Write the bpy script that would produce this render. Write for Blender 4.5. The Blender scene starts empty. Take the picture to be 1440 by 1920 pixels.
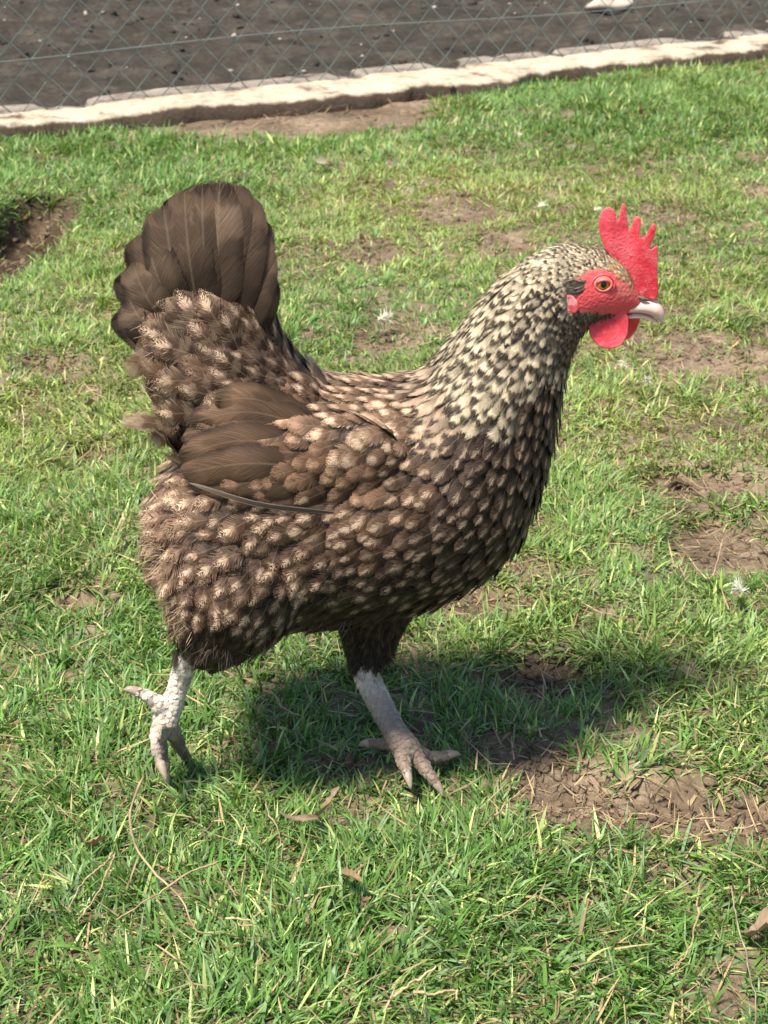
import bpy, bmesh, math, random
import numpy as np
from mathutils import Vector, Matrix
from mathutils.bvhtree import BVHTree

random.seed(7)
rng = np.random.default_rng(11)
SC = bpy.context.scene
COL = SC.collection

# ------------------------------------------------------------------ camera
PITCH = math.radians(26.0)
CAM = np.array([0.0, -0.959, 0.667])
FPX, CX, CY = 3000.0, 720.0, 960.0           # focal length and centre, in 1440x1920 pixels
cam_data = bpy.data.cameras.new('camera')
cam = bpy.data.objects.new('camera', cam_data)
COL.objects.link(cam)
cam.location = CAM
cam.rotation_euler = (math.radians(90) - PITCH, 0, 0)
cam_data.sensor_fit = 'VERTICAL'
cam_data.sensor_height = 24.0
cam_data.lens = FPX / 1920.0 * 24.0
cam_data.clip_start = 0.02
cam_data.clip_end = 500
cam_data.dof.use_dof = True
cam_data.dof.focus_distance = 1.03
cam_data.dof.aperture_fstop = 17.0
SC.camera = cam

# ------------------------------------------------------------------ light
SUN_EL = math.radians(66)
SUN_AZ = math.radians(42)                    # the light travels to +x and a little to +y
world = bpy.data.worlds.new('World')
SC.world = world
world.use_nodes = True
wn = world.node_tree
bg = wn.nodes['Background']
sky = wn.nodes.new('ShaderNodeTexSky')
sky.sky_type = 'NISHITA'
sky.sun_disc = False
sky.sun_elevation = SUN_EL
Ldir = Vector((math.cos(SUN_EL) * math.cos(SUN_AZ), math.cos(SUN_EL) * math.sin(SUN_AZ), -math.sin(SUN_EL)))
sky.sun_rotation = math.atan2(-Ldir.x, -Ldir.y)
wn.links.new(sky.outputs[0], bg.inputs[0])
bg.inputs[1].default_value = 0.105
sd = bpy.data.lights.new('sun', 'SUN')
sd.energy = 5.0
sd.angle = math.radians(10.0)
sd.color = (1.0, 0.92, 0.78)
sun = bpy.data.objects.new('sun', sd)
COL.objects.link(sun)
sun.rotation_euler = Ldir.to_track_quat('-Z', 'Y').to_euler()
sun.location = (-3, -1, 4)
SC.view_settings.view_transform = 'Standard'
SC.view_settings.look = 'None'
SC.view_settings.exposure = 0.90
SC.view_settings.gamma = 1.0
SC.view_settings.use_curve_mapping = False
SC.render.engine = 'CYCLES'
SC.cycles.transparent_max_bounces = 24
SC.cycles.max_bounces = 7
SC.cycles.use_denoising = True

# ------------------------------------------------------------------ measuring helpers
FWD = np.array([0, math.cos(PITCH), -math.sin(PITCH)])
UPV = np.array([0, math.sin(PITCH), math.cos(PITCH)])
RGT = np.array([1.0, 0, 0])


def ray(px, py):
    return FWD + RGT * ((px - CX) / FPX) - UPV * ((py - CY) / FPX)


def P(px, py, Y=0.0):
    """photo point -> place on the upright plane y = Y"""
    d = ray(px, py)
    return CAM + d * ((Y - CAM[1]) / d[1])


def G(px, py, Z=0.0):
    """photo point -> place on the level plane z = Z"""
    d = ray(px, py)
    return CAM + d * ((Z - CAM[2]) / d[2])


def proj(p):
    """places (n,3) -> photo points (n,2)"""
    v = np.asarray(p) - CAM
    z = v @ FWD
    return np.stack([CX + FPX * (v @ RGT) / z, CY - FPX * (v @ UPV) / z], -1)


_tabs = [np.random.default_rng(100 + i).random((256, 256)) for i in range(6)]


def vnoise(x, y, k=0):
    t = _tabs[k % 6]
    x0 = np.floor(x).astype(int); y0 = np.floor(y).astype(int)
    fx = x - x0; fy = y - y0
    fx = fx * fx * (3 - 2 * fx); fy = fy * fy * (3 - 2 * fy)
    a = t[x0 & 255, y0 & 255]; b = t[(x0 + 1) & 255, y0 & 255]
    c = t[x0 & 255, (y0 + 1) & 255]; d = t[(x0 + 1) & 255, (y0 + 1) & 255]
    return a + (b - a) * fx + (c - a) * fy + (a - b - c + d) * fx * fy


def fbm(x, y, k=0, o=4):
    s = 0; a = .5; tot = 0
    for i in range(o):
        s = s + a * vnoise(x * 2 ** i + 17.3 * i, y * 2 ** i + 5.1 * i, k + i)
        tot += a; a *= .5
    return s / tot


# ------------------------------------------------------------------ object helpers
def link(name, mesh, mat=None, parent=None):
    o = bpy.data.objects.new(name, mesh)
    COL.objects.link(o)
    if mat is not None:
        mesh.materials.append(mat)
    if parent is not None:
        o.parent = parent
    return o


def tag(o, label=None, cat=None, group=None, kind=None):
    if label: o['label'] = label
    if cat: o['category'] = cat
    if group: o['group'] = group
    if kind: o['kind'] = kind
    return o


def np_mesh(name, verts, quads=None, tris=None, cols=None, uvs=None, smooth=True):
    """mesh out of numpy arrays; cols = {name: (n,4) per point}; uvs = (n,2) per point"""
    verts = np.asarray(verts, np.float32).reshape(-1, 3)
    parts, tot = [], []
    if quads is not None and len(quads):
        q = np.asarray(quads, np.int32).reshape(-1, 4); parts.append(q.ravel()); tot.append(np.full(len(q), 4, np.int32))
    if tris is not None and len(tris):
        t = np.asarray(tris, np.int32).reshape(-1, 3); parts.append(t.ravel()); tot.append(np.full(len(t), 3, np.int32))
    loops = np.concatenate(parts); tot = np.concatenate(tot)
    start = np.zeros(len(tot), np.int32); start[1:] = np.cumsum(tot)[:-1]
    me = bpy.data.meshes.new(name)
    me.vertices.add(len(verts)); me.vertices.foreach_set('co', verts.ravel())
    me.loops.add(len(loops)); me.loops.foreach_set('vertex_index', loops)
    me.polygons.add(len(tot)); me.polygons.foreach_set('loop_start', start)
    me.polygons.foreach_set('loop_total', tot)
    if uvs is not None:
        uv = me.uv_layers.new(name='UVMap')
        uv.data.foreach_set('uv', np.asarray(uvs, np.float32)[loops].ravel())
    for k, c in (cols or {}).items():
        a = me.attributes.new(k, 'FLOAT_COLOR', 'POINT')
        a.data.foreach_set('color', np.asarray(c, np.float32).ravel())
    me.update(calc_edges=True)
    if smooth:
        me.polygons.foreach_set('use_smooth', np.ones(len(tot), bool))
    me.validate()
    return me


def unit(v):
    v = np.asarray(v, float)
    return v / max(1e-9, np.linalg.norm(v))


def spline(pts, n):
    """Catmull-Rom through pts (k,d) -> (n,d)"""
    p = np.asarray(pts, float)
    p = np.vstack([2 * p[0] - p[1], p, 2 * p[-1] - p[-2]])
    k = len(p) - 3
    out = []
    for u in np.linspace(0, k - 1e-6, n):
        i = int(u); t = u - i
        a, b, c, d = p[i:i + 4]
        out.append(.5 * ((2 * b) + (-a + c) * t + (2 * a - 5 * b + 4 * c - d) * t ** 2 + (-a + 3 * b - 3 * c + d) * t ** 3))
    return np.array(out)


def tube(pts, rad, n=10, cap=True, flat=1.0, flatdir=None):
    """tube round a polyline; returns verts, faces"""
    pts = np.asarray(pts, float); k = len(pts)
    rad = np.broadcast_to(np.asarray(rad, float), (k,))
    V = []; F = []
    side = None
    for i in range(k):
        t = unit(pts[min(i + 1, k - 1)] - pts[max(i - 1, 0)])
        if side is None:
            ref = np.array([0, 1, 0.]) if abs(t[1]) < .9 else np.array([1., 0, 0])
            side = unit(np.cross(t, ref))
        side = unit(side - t * (side @ t))
        up = np.cross(t, side)
        for j in range(n):
            a = 2 * math.pi * j / n
            V.append(pts[i] + rad[i] * (math.cos(a) * side + math.sin(a) * up * flat))
    for i in range(k - 1):
        for j in range(n):
            a = i * n + j; b = i * n + (j + 1) % n
            F.append((a, b, b + n, a + n))
    if cap:
        F.append(tuple(range(n - 1, -1, -1)))
        F.append(tuple((k - 1) * n + j for j in range(n)))
    return [tuple(v) for v in V], F


def py_mesh(name, V, F, smooth=True):
    me = bpy.data.meshes.new(name)
    me.from_pydata(V, [], F)
    me.update()
    if smooth:
        me.polygons.foreach_set('use_smooth', np.ones(len(me.polygons), bool))
    return me


class Parts:
    """collects closed shells, which melt() turns into one continuous skin"""
    def __init__(s): s.V = []; s.F = []
    def add(s, V, F):
        o = len(s.V); s.V += [tuple(v) for v in V]; s.F += [tuple(i + o for i in f) for f in F]
    def melt(s, name, voxel, smooth_it=6):
        me = py_mesh('tmp', s.V, s.F)
        bm = bmesh.new(); bm.from_mesh(me)
        bmesh.ops.recalc_face_normals(bm, faces=bm.faces); bm.to_mesh(me); bm.free()
        o = bpy.data.objects.new('tmp', me); COL.objects.link(o)
        m = o.modifiers.new('r', 'REMESH'); m.mode = 'VOXEL'; m.voxel_size = voxel; m.use_smooth_shade = True
        m2 = o.modifiers.new('s', 'SMOOTH'); m2.factor = .5; m2.iterations = smooth_it
        dg = bpy.context.evaluated_depsgraph_get()
        out = bpy.data.meshes.new_from_object(o.evaluated_get(dg))
        out.name = name
        bpy.data.objects.remove(o); bpy.data.meshes.remove(me)
        out.polygons.foreach_set('use_smooth', np.ones(len(out.polygons), bool))
        return out


# ------------------------------------------------------------------ material helpers
class NT:
    def __init__(s, name):
        s.m = bpy.data.materials.new(name); s.m.use_nodes = True
        s.t = s.m.node_tree; s.b = s.t.nodes['Principled BSDF']; s.out = s.t.nodes['Material Output']
    def n(s, typ, **kw):
        nd = s.t.nodes.new('ShaderNode' + typ)
        for k, v in kw.items(): setattr(nd, k, v)
        return nd
    def set(s, sock, v):
        if hasattr(v, 'is_linked') or hasattr(v, 'links'): s.t.links.new(v, sock)
        else: sock.default_value = v
    def math(s, op, a, b=0.0, c=None, clamp=False):
        nd = s.n('Math', operation=op, use_clamp=clamp)
        s.set(nd.inputs[0], a); s.set(nd.inputs[1], b)
        if c is not None: s.set(nd.inputs[2], c)
        return nd.outputs[0]
    def smooth(s, v, a, b):
        nd = s.n('MapRange', interpolation_type='SMOOTHSTEP')
        s.set(nd.inputs[0], v); s.set(nd.inputs[1], a); s.set(nd.inputs[2], b)
        return nd.outputs[0]
    def mix(s, f, a, b, blend='MIX'):
        nd = s.n('Mix', data_type='RGBA', blend_type=blend)
        s.set(nd.inputs[0], f); s.set(nd.inputs[6], a); s.set(nd.inputs[7], b)
        return nd.outputs[2]
    def noise(s, vec, scale, detail=3, rough=.55, out=0, dim='3D'):
        nd = s.n('TexNoise', noise_dimensions=dim)
        if vec is not None: s.set(nd.inputs['Vector'], vec)
        nd.inputs['Scale'].default_value = scale; nd.inputs['Detail'].default_value = detail
        nd.inputs['Roughness'].default_value = rough
        return nd.outputs[out]
    def attr(s, name, out=0):
        return s.n('Attribute', attribute_name=name).outputs[out]
    def pos(s): return s.n('NewGeometry').outputs['Position']
    def bump(s, h, strength, dist=.002):
        nd = s.n('Bump'); s.set(nd.inputs['Height'], h)
        nd.inputs['Strength'].default_value = strength; nd.inputs['Distance'].default_value = dist
        s.t.links.new(nd.outputs[0], s.b.inputs['Normal']); return nd.outputs[0]
    def ramp(s, f, stops):
        nd = s.n('ValToRGB'); s.set(nd.inputs[0], f); e = nd.color_ramp.elements
        while len(e) < len(stops): e.new(.5)
        for i, (p, c) in enumerate(stops): e[i].position = p; e[i].color = (*c, 1)
        return nd.outputs[0]


def mat_plain(name, col, rough=.6, spec=.4, var=.25, scale=200, bump=.2, sss=0):
    k = NT(name); pos = k.pos()
    f = k.noise(pos, scale, 4)
    c = k.mix(f, tuple(x * (1 - var) for x in col) + (1,), tuple(min(1, x * (1 + var)) for x in col) + (1,))
    k.set(k.b.inputs['Base Color'], c)
    k.b.inputs['Roughness'].default_value = rough; k.b.inputs['Specular IOR Level'].default_value = spec
    if bump: k.bump(k.noise(pos, scale * 1.7, 4), bump, .001)
    if sss:
        k.b.inputs['Subsurface Weight'].default_value = sss
        k.b.inputs['Subsurface Radius'].default_value = (1, .25, .2)
        k.b.inputs['Subsurface Scale'].default_value = .004
    return k.m


def mat_soil(name, dark, mid, light, bumpd=.006):
    k = NT(name); pos = k.pos()
    n1 = k.noise(pos, 9, 5, .6); n2 = k.noise(pos, 70, 5, .65); n3 = k.noise(pos, 420, 3, .6)
    f = k.math('ADD', k.math('MULTIPLY', n1, .45), k.math('ADD', k.math('MULTIPLY', n2, .35), k.math('MULTIPLY', n3, .2)))
    base = k.ramp(f, [(.34, dark), (.5, mid), (.66, light)])
    k.set(k.b.inputs['Base Color'], k.mix(k.attr('hollow_shade', 2), base, k.mix(1.0, base, (.30, .27, .25, 1), 'MULTIPLY')))
    k.b.inputs['Roughness'].default_value = .95; k.b.inputs['Specular IOR Level'].default_value = .15
    k.bump(k.math('ADD', n2, k.math('MULTIPLY', n3, .5)), .8, bumpd)
    return k.m


def mat_blade(name, rough=.42, trans=.35, spec=.45):
    k = NT(name); c = k.attr('col')
    f = k.noise(k.pos(), 260, 2)
    c2 = k.mix(f, k.mix(1.0, c, (.75, .75, .75, 1), 'MULTIPLY'), k.mix(1.0, c, (1.2, 1.2, 1.15, 1), 'MULTIPLY'))
    k.set(k.b.inputs['Base Color'], c2)
    k.b.inputs['Roughness'].default_value = rough; k.b.inputs['Specular IOR Level'].default_value = spec
    tr = k.n('BsdfTranslucent'); k.set(tr.inputs[0], k.mix(1.0, c2, (1.25, 1.15, .55, 1), 'MULTIPLY'))
    mx = k.n('MixShader'); mx.inputs[0].default_value = trans
    k.t.links.new(k.b.outputs[0], mx.inputs[1]); k.t.links.new(tr.outputs[0], mx.inputs[2])
    k.t.links.new(mx.outputs[0], k.out.inputs[0])
    return k.m


def mat_feather(name):
    """c1 ground colour, c2 marking colour; par = centre patch, bars, rim fringe, seed; c1 alpha = fluffiness"""
    k = NT(name)
    c1 = k.attr('c1'); c2 = k.attr('c2'); par = k.n('Attribute', attribute_name='par')
    fluff = k.attr('c1', 3)
    seed = k.math('FRACT', par.outputs['Alpha']); fine = k.math('ADD', k.math('FLOOR', par.outputs['Alpha']), 1.0)
    sp = k.n('SeparateColor'); k.set(sp.inputs[0], par.outputs['Color'])
    patch, bars, edge = sp.outputs[0], sp.outputs[1], sp.outputs[2]
    uv = k.n('UVMap', uv_map='UVMap'); sx = k.n('SeparateXYZ'); k.set(sx.inputs[0], uv.outputs[0])
    s = k.math('MULTIPLY', k.math('SUBTRACT', sx.outputs[0], .5), 2.0)
    sa = k.math('ABSOLUTE', s); t = sx.outputs[1]
    # barbs run out and towards the tip
    barb = k.math('SUBTRACT', t, k.math('MULTIPLY', sa, .28))
    cv = k.n('CombineXYZ')
    k.set(cv.inputs[0], k.math('MULTIPLY', barb, k.math('MULTIPLY', fine, 26))); k.set(cv.inputs[1], k.math('MULTIPLY', s, 1.1)); k.set(cv.inputs[2], k.math('MULTIPLY', seed, 57))
    streak = k.noise(cv.outputs[0], 1.0, 3, .65)
    cv2 = k.n('CombineXYZ')
    k.set(cv2.inputs[0], k.math('MULTIPLY', barb, 5)); k.set(cv2.inputs[1], k.math('MULTIPLY', s, 1.2)); k.set(cv2.inputs[2], k.math('MULTIPLY', seed, 91))
    blot = k.noise(cv2.outputs[0], 1.0, 2)
    tt = k.math('ADD', t, k.math('MULTIPLY', k.math('SUBTRACT', blot, .5), .35))
    # centre patch near the tip
    pt = k.math('MULTIPLY', k.smooth(tt, .58, .76), k.smooth(tt, 1.15, .95))
    wd = k.attr('c2', 3)
    ps = k.smooth(k.math('ADD', sa, k.math('MULTIPLY', k.math('SUBTRACT', streak, .5), 1.5)), wd, k.math('MULTIPLY', wd, .5))
    cv4 = k.n('CombineXYZ')
    k.set(cv4.inputs[0], k.math('MULTIPLY', k.math('SUBTRACT', t, k.math('MULTIPLY', sa, .8)), k.math('MULTIPLY', fine, 15))); k.set(cv4.inputs[1], k.math('MULTIPLY', s, 3.2)); k.set(cv4.inputs[2], k.math('MULTIPLY', seed, 23))
    brush = k.smooth(k.noise(cv4.outputs[0], 1.0, 3, .7), .36, .60)
    brush = k.math('ADD', k.math('MULTIPLY', brush, k.math('SUBTRACT', 1.15, k.math('MULTIPLY', wd, .6))), k.math('MULTIPLY', wd, .6), clamp=True)
    fp = k.math('MULTIPLY', k.math('MULTIPLY', k.math('MULTIPLY', pt, ps), patch), brush)
    # bars
    br = k.math('SINE', k.math('ADD', k.math('MULTIPLY', k.math('SUBTRACT', tt, k.math('MULTIPLY', k.math('SUBTRACT', streak, .5), .22)), 15.0), k.math('MULTIPLY', seed, 6.0)))
    fb = k.math('MULTIPLY', k.smooth(br, -.2, .6), bars)
    # fringe of the marking colour at the rim
    rim = k.math('MAXIMUM', k.smooth(sa, .45, 1.0), k.smooth(tt, .74, .98))
    fe = k.math('MULTIPLY', k.math('MULTIPLY', rim, edge), k.smooth(streak, .3, .6))
    shaft = k.math('MULTIPLY', k.smooth(sa, .075, .02), .55)
    f = k.math('ADD', k.math('ADD', fp, fb), fe, clamp=True)
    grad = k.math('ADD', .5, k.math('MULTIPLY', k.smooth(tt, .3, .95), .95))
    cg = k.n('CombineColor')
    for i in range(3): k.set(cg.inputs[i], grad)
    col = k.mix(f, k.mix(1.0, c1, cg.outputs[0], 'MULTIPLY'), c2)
    lum = k.math('ADD', .20, k.math('MULTIPLY', streak, 1.5))
    cmb = k.n('CombineColor')
    for i in range(3): k.set(cmb.inputs[i], lum)
    col = k.mix(1.0, col, cmb.outputs[0], 'MULTIPLY')
    col = k.mix(k.math('MULTIPLY', shaft, .35), col, (.34, .26, .18, 1))
    k.set(k.b.inputs['Base Color'], col)
    k.b.inputs['Roughness'].default_value = .5; k.b.inputs['Specular IOR Level'].default_value = .18
    k.bump(streak, .5, .0014)
    # frayed rim
    e = k.math('MULTIPLY', k.math('SUBTRACT', 1.0, sa), 1.0)
    e = k.math('MINIMUM', e, k.math('MULTIPLY', k.math('SUBTRACT', 1.0, t), 2.2))
    cv3 = k.n('CombineXYZ')
    k.set(cv3.inputs[0], k.math('MULTIPLY', barb, k.math('MULTIPLY', fine, 42))); k.set(cv3.inputs[1], k.math('MULTIPLY', k.smooth(t, .7, 1.0), k.math('MULTIPLY', s, 9)))
    k.set(cv3.inputs[2], k.math('MULTIPLY', seed, 33))
    fr = k.noise(cv3.outputs[0], 1.0, 1)
    thr = k.math('MULTIPLY', k.smooth(fr, .35, .68), fluff)
    alpha = k.smooth(k.math('SUBTRACT', e, thr), -.02, .05)
    k.set(k.b.inputs['Alpha'], alpha)
    tr = k.n('BsdfTranslucent'); k.set(tr.inputs[0], col)
    tp = k.n('BsdfTransparent')
    m0 = k.n('MixShader'); k.set(m0.inputs[0], alpha); k.t.links.new(tp.outputs[0], m0.inputs[1]); k.t.links.new(tr.outputs[0], m0.inputs[2])
    mx = k.n('MixShader'); mx.inputs[0].default_value = .12
    k.t.links.new(k.b.outputs[0], mx.inputs[1]); k.t.links.new(m0.outputs[0], mx.inputs[2])
    k.t.links.new(mx.outputs[0], k.out.inputs[0])
    return k.m


M_FEATHER = mat_feather('feather')
M_GRASS = mat_blade('grass', .45, .30, .35)
M_STRAW = mat_blade('straw', .6, .12, .25)
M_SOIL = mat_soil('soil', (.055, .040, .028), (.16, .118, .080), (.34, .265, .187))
M_YARD = mat_soil('yard_soil', (.017, .0145, .0115), (.046, .039, .031), (.105, .089, .071), .008)


# ------------------------------------------------------------------ lie of the land
# bare patches, from the photo: x, y, half width, half height (pixels), depth m, bareness
BARE = [(1380, 1040, 130, 60, .012, 1.0), (1200, 1520, 230, 55, .018, 1.0), (1400, 1545, 120, 50, .012, 1.0), (1085, 1505, 120, 55, .014, 1.0),
        (15, 455, 85, 80, .065, 1.0), (85, 395, 70, 28, .04, .95), (850, 395, 90, 26, .006, .75), (940, 455, 60, 24, .01, .8),
        (1330, 665, 110, 40, .006, .8), (1300, 905, 120, 26, .016, .85), (560, 216, 240, 36, .004, 1.0), (350, 218, 190, 18, .004, 1.0), (760, 186, 120, 14, .004, 1.0),
        (1020, 1270, 100, 44, .016, 1.0), (1000, 1430, 90, 40, .010, .75), (900, 1140, 110, 36, .012, .95), (1000, 1075, 60, 18, .008, .8), (130, 1130, 70, 24, .012, .7), (690, 470, 60, 20, .004, .7),
        (560, 470, 60, 20, .004, .6), (1055, 1715, 80, 22, .014, .9), (720, 640, 70, 30, .004, .6), (1300, 1660, 60, 24, .012, .7),
        (855, 192, 30, 12, .004, 1.0), (170, 850, 50, 16, .012, .6), (90, 690, 60, 14, .012, .6), (400, 1420, 50, 26, .014, .5),
        (540, 700, 60, 20, .01, .5), (1420, 360, 40, 14, .004, .8), (1250, 400, 50, 14, .008, .6), (620, 1440, 40, 18, .01, .4)]
_bare = []
for (bx, by, rx, ry, dep, am) in BARE:
    c = G(bx, by); ex = G(bx + rx, by)[0] - c[0]; ey = (G(bx, by - ry)[1] - G(bx, by + ry)[1]) / 2
    _bare.append((c[0], c[1], ex, ey, dep, am))


def bare_amount(x, y):
    wx = (fbm(x * 14, y * 14, 1, 3) - .5) * .9
    m = np.zeros_like(x); dep = np.zeros_like(x)
    for (cx, cy, ex, ey, d, am) in _bare:
        r = np.sqrt(((x - cx) / ex) ** 2 + ((y - cy) / ey) ** 2) + wx
        f = np.clip((1.25 - r) / .5, 0, 1); f = f * f * (3 - 2 * f)
        m = np.maximum(m, f * am); dep = np.maximum(dep, f * d)
    return m, dep


# kerb line, in plan
KZ = .036
KA, KB = G(0, 231, KZ), G(1440, 86, KZ)
KD = unit((KB - KA)[:2]); KN = np.array([-KD[1], KD[0]])       # along, and away from the lawn


def kerb_dist(x, y):
    return (x - KA[0]) * KN[0] + (y - KA[1]) * KN[1]


def height(x, y):
    x = np.asarray(x, float); y = np.asarray(y, float)
    _, dep = bare_amount(x, y)
    z = (fbm(x * 5 + 3, y * 5, 2, 4) - .5) * .030 + (fbm(x * 26, y * 26, 4, 3) - .5) * .008 - dep
    near = np.exp(-((x - .0) ** 2 / .2 ** 2 + (y + .02) ** 2 / .12 ** 2))
    z = z * (1 - .8 * near) - .004 * near
    k = kerb_dist(x, y)
    return z + .010 * np.clip(1 - np.abs(k) / .25, 0, 1)


def sheet(name, xs, ys, zf, mat, keep=None):
    X, Y = np.meshgrid(xs, ys); Z = zf(X, Y)
    V = np.stack([X, Y, Z], -1).reshape(-1, 3)
    nx, ny = len(xs), len(ys)
    i = np.arange(nx * ny).reshape(ny, nx)
    Q = np.stack([i[:-1, :-1], i[:-1, 1:], i[1:, 1:], i[1:, :-1]], -1).reshape(-1, 4)
    if keep is not None:
        c = V[Q].mean(1); Q = Q[keep(c[:, 0], c[:, 1])]
    return link(name, np_mesh(name, V, Q), mat)


def spaced(lo, hi, step, far, grow=1.35):
    a = list(np.arange(lo, hi + step / 2, step)); s = step
    l, r = a[0], a[-1]; L, R = [], []
    while r < far:
        s *= grow; r += s; l -= s; L.append(l); R.append(r)
    return np.array(L[::-1] + a + R)


gx = spaced(-1.5, 1.6, .011, 150); gy = spaced(-.6, 3.2, .011, 150)
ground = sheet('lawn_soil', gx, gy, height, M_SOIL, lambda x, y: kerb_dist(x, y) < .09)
gc = np.empty(len(ground.data.vertices) * 3, np.float32); ground.data.vertices.foreach_get('co', gc); gc = gc.reshape(-1, 3).astype(float)
shade_m = np.zeros(len(gc))  # shade in the soil hollows, painted into their colour
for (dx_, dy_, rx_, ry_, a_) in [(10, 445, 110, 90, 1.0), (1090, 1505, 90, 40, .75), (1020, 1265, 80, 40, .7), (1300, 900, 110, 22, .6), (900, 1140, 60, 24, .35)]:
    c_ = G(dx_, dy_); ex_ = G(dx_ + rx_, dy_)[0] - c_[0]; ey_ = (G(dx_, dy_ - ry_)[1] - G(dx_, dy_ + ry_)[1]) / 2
    shade_m = np.maximum(shade_m, a_ * np.clip(1.6 - np.sqrt(((gc[:, 0] - c_[0]) / ex_) ** 2 + ((gc[:, 1] - c_[1]) / ey_) ** 2) - (fbm(gc[:, 0] * 20, gc[:, 1] * 20, 2, 3) - .5), 0, 1))
ground.data.attributes.new('hollow_shade', 'FLOAT', 'POINT').data.foreach_set('value', shade_m.astype(np.float32))
tag(ground, kind='structure')


def yard_h(x, y):
    return .012 + (fbm(x * 4, y * 4, 3, 4) - .5) * .05 + (fbm(x * 22, y * 22, 1, 3) - .5) * .035


yx = spaced(-1.8, 2.2, .018, 150); yy = spaced(1.6, 4.6, .018, 150)
yard = sheet('bare_yard', yx, yy, yard_h, M_YARD, lambda x, y: kerb_dist(x, y) > .10)
tag(yard, kind='structure')


# ------------------------------------------------------------------ kerb
def build_kerb():
    L = np.linalg.norm((KB - KA)[:2])
    s = np.arange(-2.6, L + 2.6, .012)
    n = len(s)
    def nz(f, k, a): return (fbm(s * f, s * 0 + k, k, 3) - .5) * a
    front = nz(7, 1, .05) + nz(40, 2, .014)
    bump0 = (G(930, 150, KZ)[:2] - KA[:2]) @ KD
    front -= .05 * np.exp(-((s - bump0) / .10) ** 2)
    front -= .035 * np.exp(-((s - (bump0 - .30)) / .30) ** 2)
    back = .15 + .055 * np.clip(s / 1.9, 0, 1.4) + nz(9, 3, .03) + nz(50, 4, .012)
    top = KZ + nz(6, 5, .006)
    chip = np.clip(fbm(s * 16, s * 0 + 9.3, 2, 2) - .58, 0, 1) * .08
    prof = []
    # front foot, front rim, top points, back rim, back foot
    rows = [(front - .006 + nz(30, 4, .012), 0 * s - .06), (front - .004 + nz(25, 2, .012), 0 * s + .006), (front + nz(60, 3, .006), top - .008), (front + .008, top - chip * .5)]
    for q in (.25, .5, .75):
        rows.append((front + (back - front) * q, top + (fbm(s * 30, s * 0 + q * 40, 3, 3) - .5) * .005 - chip * .5 * q))
    rows += [(back - .006, top - chip), (back, top - .01 - chip), (back + .01, 0 * s - .05)]
    V = []
    for (off, z) in rows:
        xy = KA[:2] + s[:, None] * KD + np.asarray(off)[:, None] * KN
        V.append(np.column_stack([xy, z]))
    m = len(rows); V = np.stack(V, 1).reshape(-1, 3)
    i = np.arange(n * m).reshape(n, m)
    Q = np.stack([i[:-1, :-1], i[1:, :-1], i[1:, 1:], i[:-1, 1:]], -1).reshape(-1, 4)
    me = np_mesh('concrete_kerb', V, Q)
    k = NT('concrete'); pos = k.pos()
    n1 = k.noise(pos, 14, 5, .6); n2 = k.noise(pos, 120, 4, .6)
    base = k.ramp(k.math('ADD', k.math('MULTIPLY', n1, .5), k.math('MULTIPLY', n2, .5)), [(.33, (.22, .165, .115)), (.47, (.40, .325, .245)), (.66, (.52, .445, .35))])
    sz = k.n('SeparateXYZ'); k.set(sz.inputs[0], pos)
    # earth stain on the buried side of the kerb, splashed up unevenly
    st = k.smooth(k.math('ADD', sz.outputs[2], k.math('MULTIPLY', k.math('SUBTRACT', n1, .5), .035)), KZ - .002, KZ - .009)
    n4 = k.noise(pos, 22, 4, .6)
    dirt = k.math('MULTIPLY', k.smooth(n4, .55, .70), .6)
    c = k.mix(k.math('MAXIMUM', st, dirt), base, k.mix(n2, (.035, .025, .018, 1), (.10, .072, .05, 1)))
    k.set(k.b.inputs['Base Color'], c); k.b.inputs['Roughness'].default_value = .9
    k.b.inputs['Specular IOR Level'].default_value = .2
    k.bump(n2, .6, .004)
    o = link('concrete_kerb', me, k.m)
    tag(o, kind='structure')


build_kerb()


# ------------------------------------------------------------------ chain-link fence
def build_fence():
    A, B = G(0, 213, KZ), G(1440, 62, KZ)
    d = unit(B - A); L = np.linalg.norm(B - A)
    root = bpy.data.objects.new('chain_link_fence', None); COL.objects.link(root)
    root.location = A; root.rotation_euler = (0, 0, math.atan2(d[1], d[0]))
    tag(root, 'green wire chain-link fence standing on the pale concrete kerb', 'fence')
    k = NT('green_wire'); f = k.noise(k.pos(), 60, 3)
    k.set(k.b.inputs['Base Color'], k.mix(f, (.10, .135, .122, 1), (.21, .255, .235, 1)))
    k.b.inputs['Roughness'].default_value = .38
    half = .0340
    variants = []
    for v in range(4):
        r = random.Random(v); pts = []
        for i in range(29):
            x = 0 if i % 2 == 0 else half
            y = .0022 if i % 2 == 0 else -.0022
            pts.append((x + r.uniform(-.0012, .0012), y, -.012 + i * half + r.uniform(-.001, .001)))
        me = py_mesh('wire', *tube(pts, .0014, 5))
        me.materials.append(k.m); variants.append(me)
    n = int((L + 3.2) / half)
    for i in range(n):
        o = bpy.data.objects.new('wire', variants[(i * 7) % 4]); COL.objects.link(o); o.parent = root
        o.location = (-1.6 + i * half, 0, 0)
        if i % 2: o.location.x += half; o.scale.x = -1
        o.rotation_euler = (random.uniform(-.006, .006), random.uniform(-.012, .012), 0)
    for z0 in (.092, .50, .90):
        xs = np.linspace(-1.65, L + 1.65, 60)
        pts = np.column_stack([xs, np.full(60, -.004), z0 + .006 * np.sin(xs * 2.1 + z0 * 9) - .004 * np.cos(xs * 5)])
        me = py_mesh('tension_wire', *tube(pts, .0009, 5)); me.materials.append(k.m)
        o = link('tension_wire', me, None, root)


build_fence()


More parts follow.
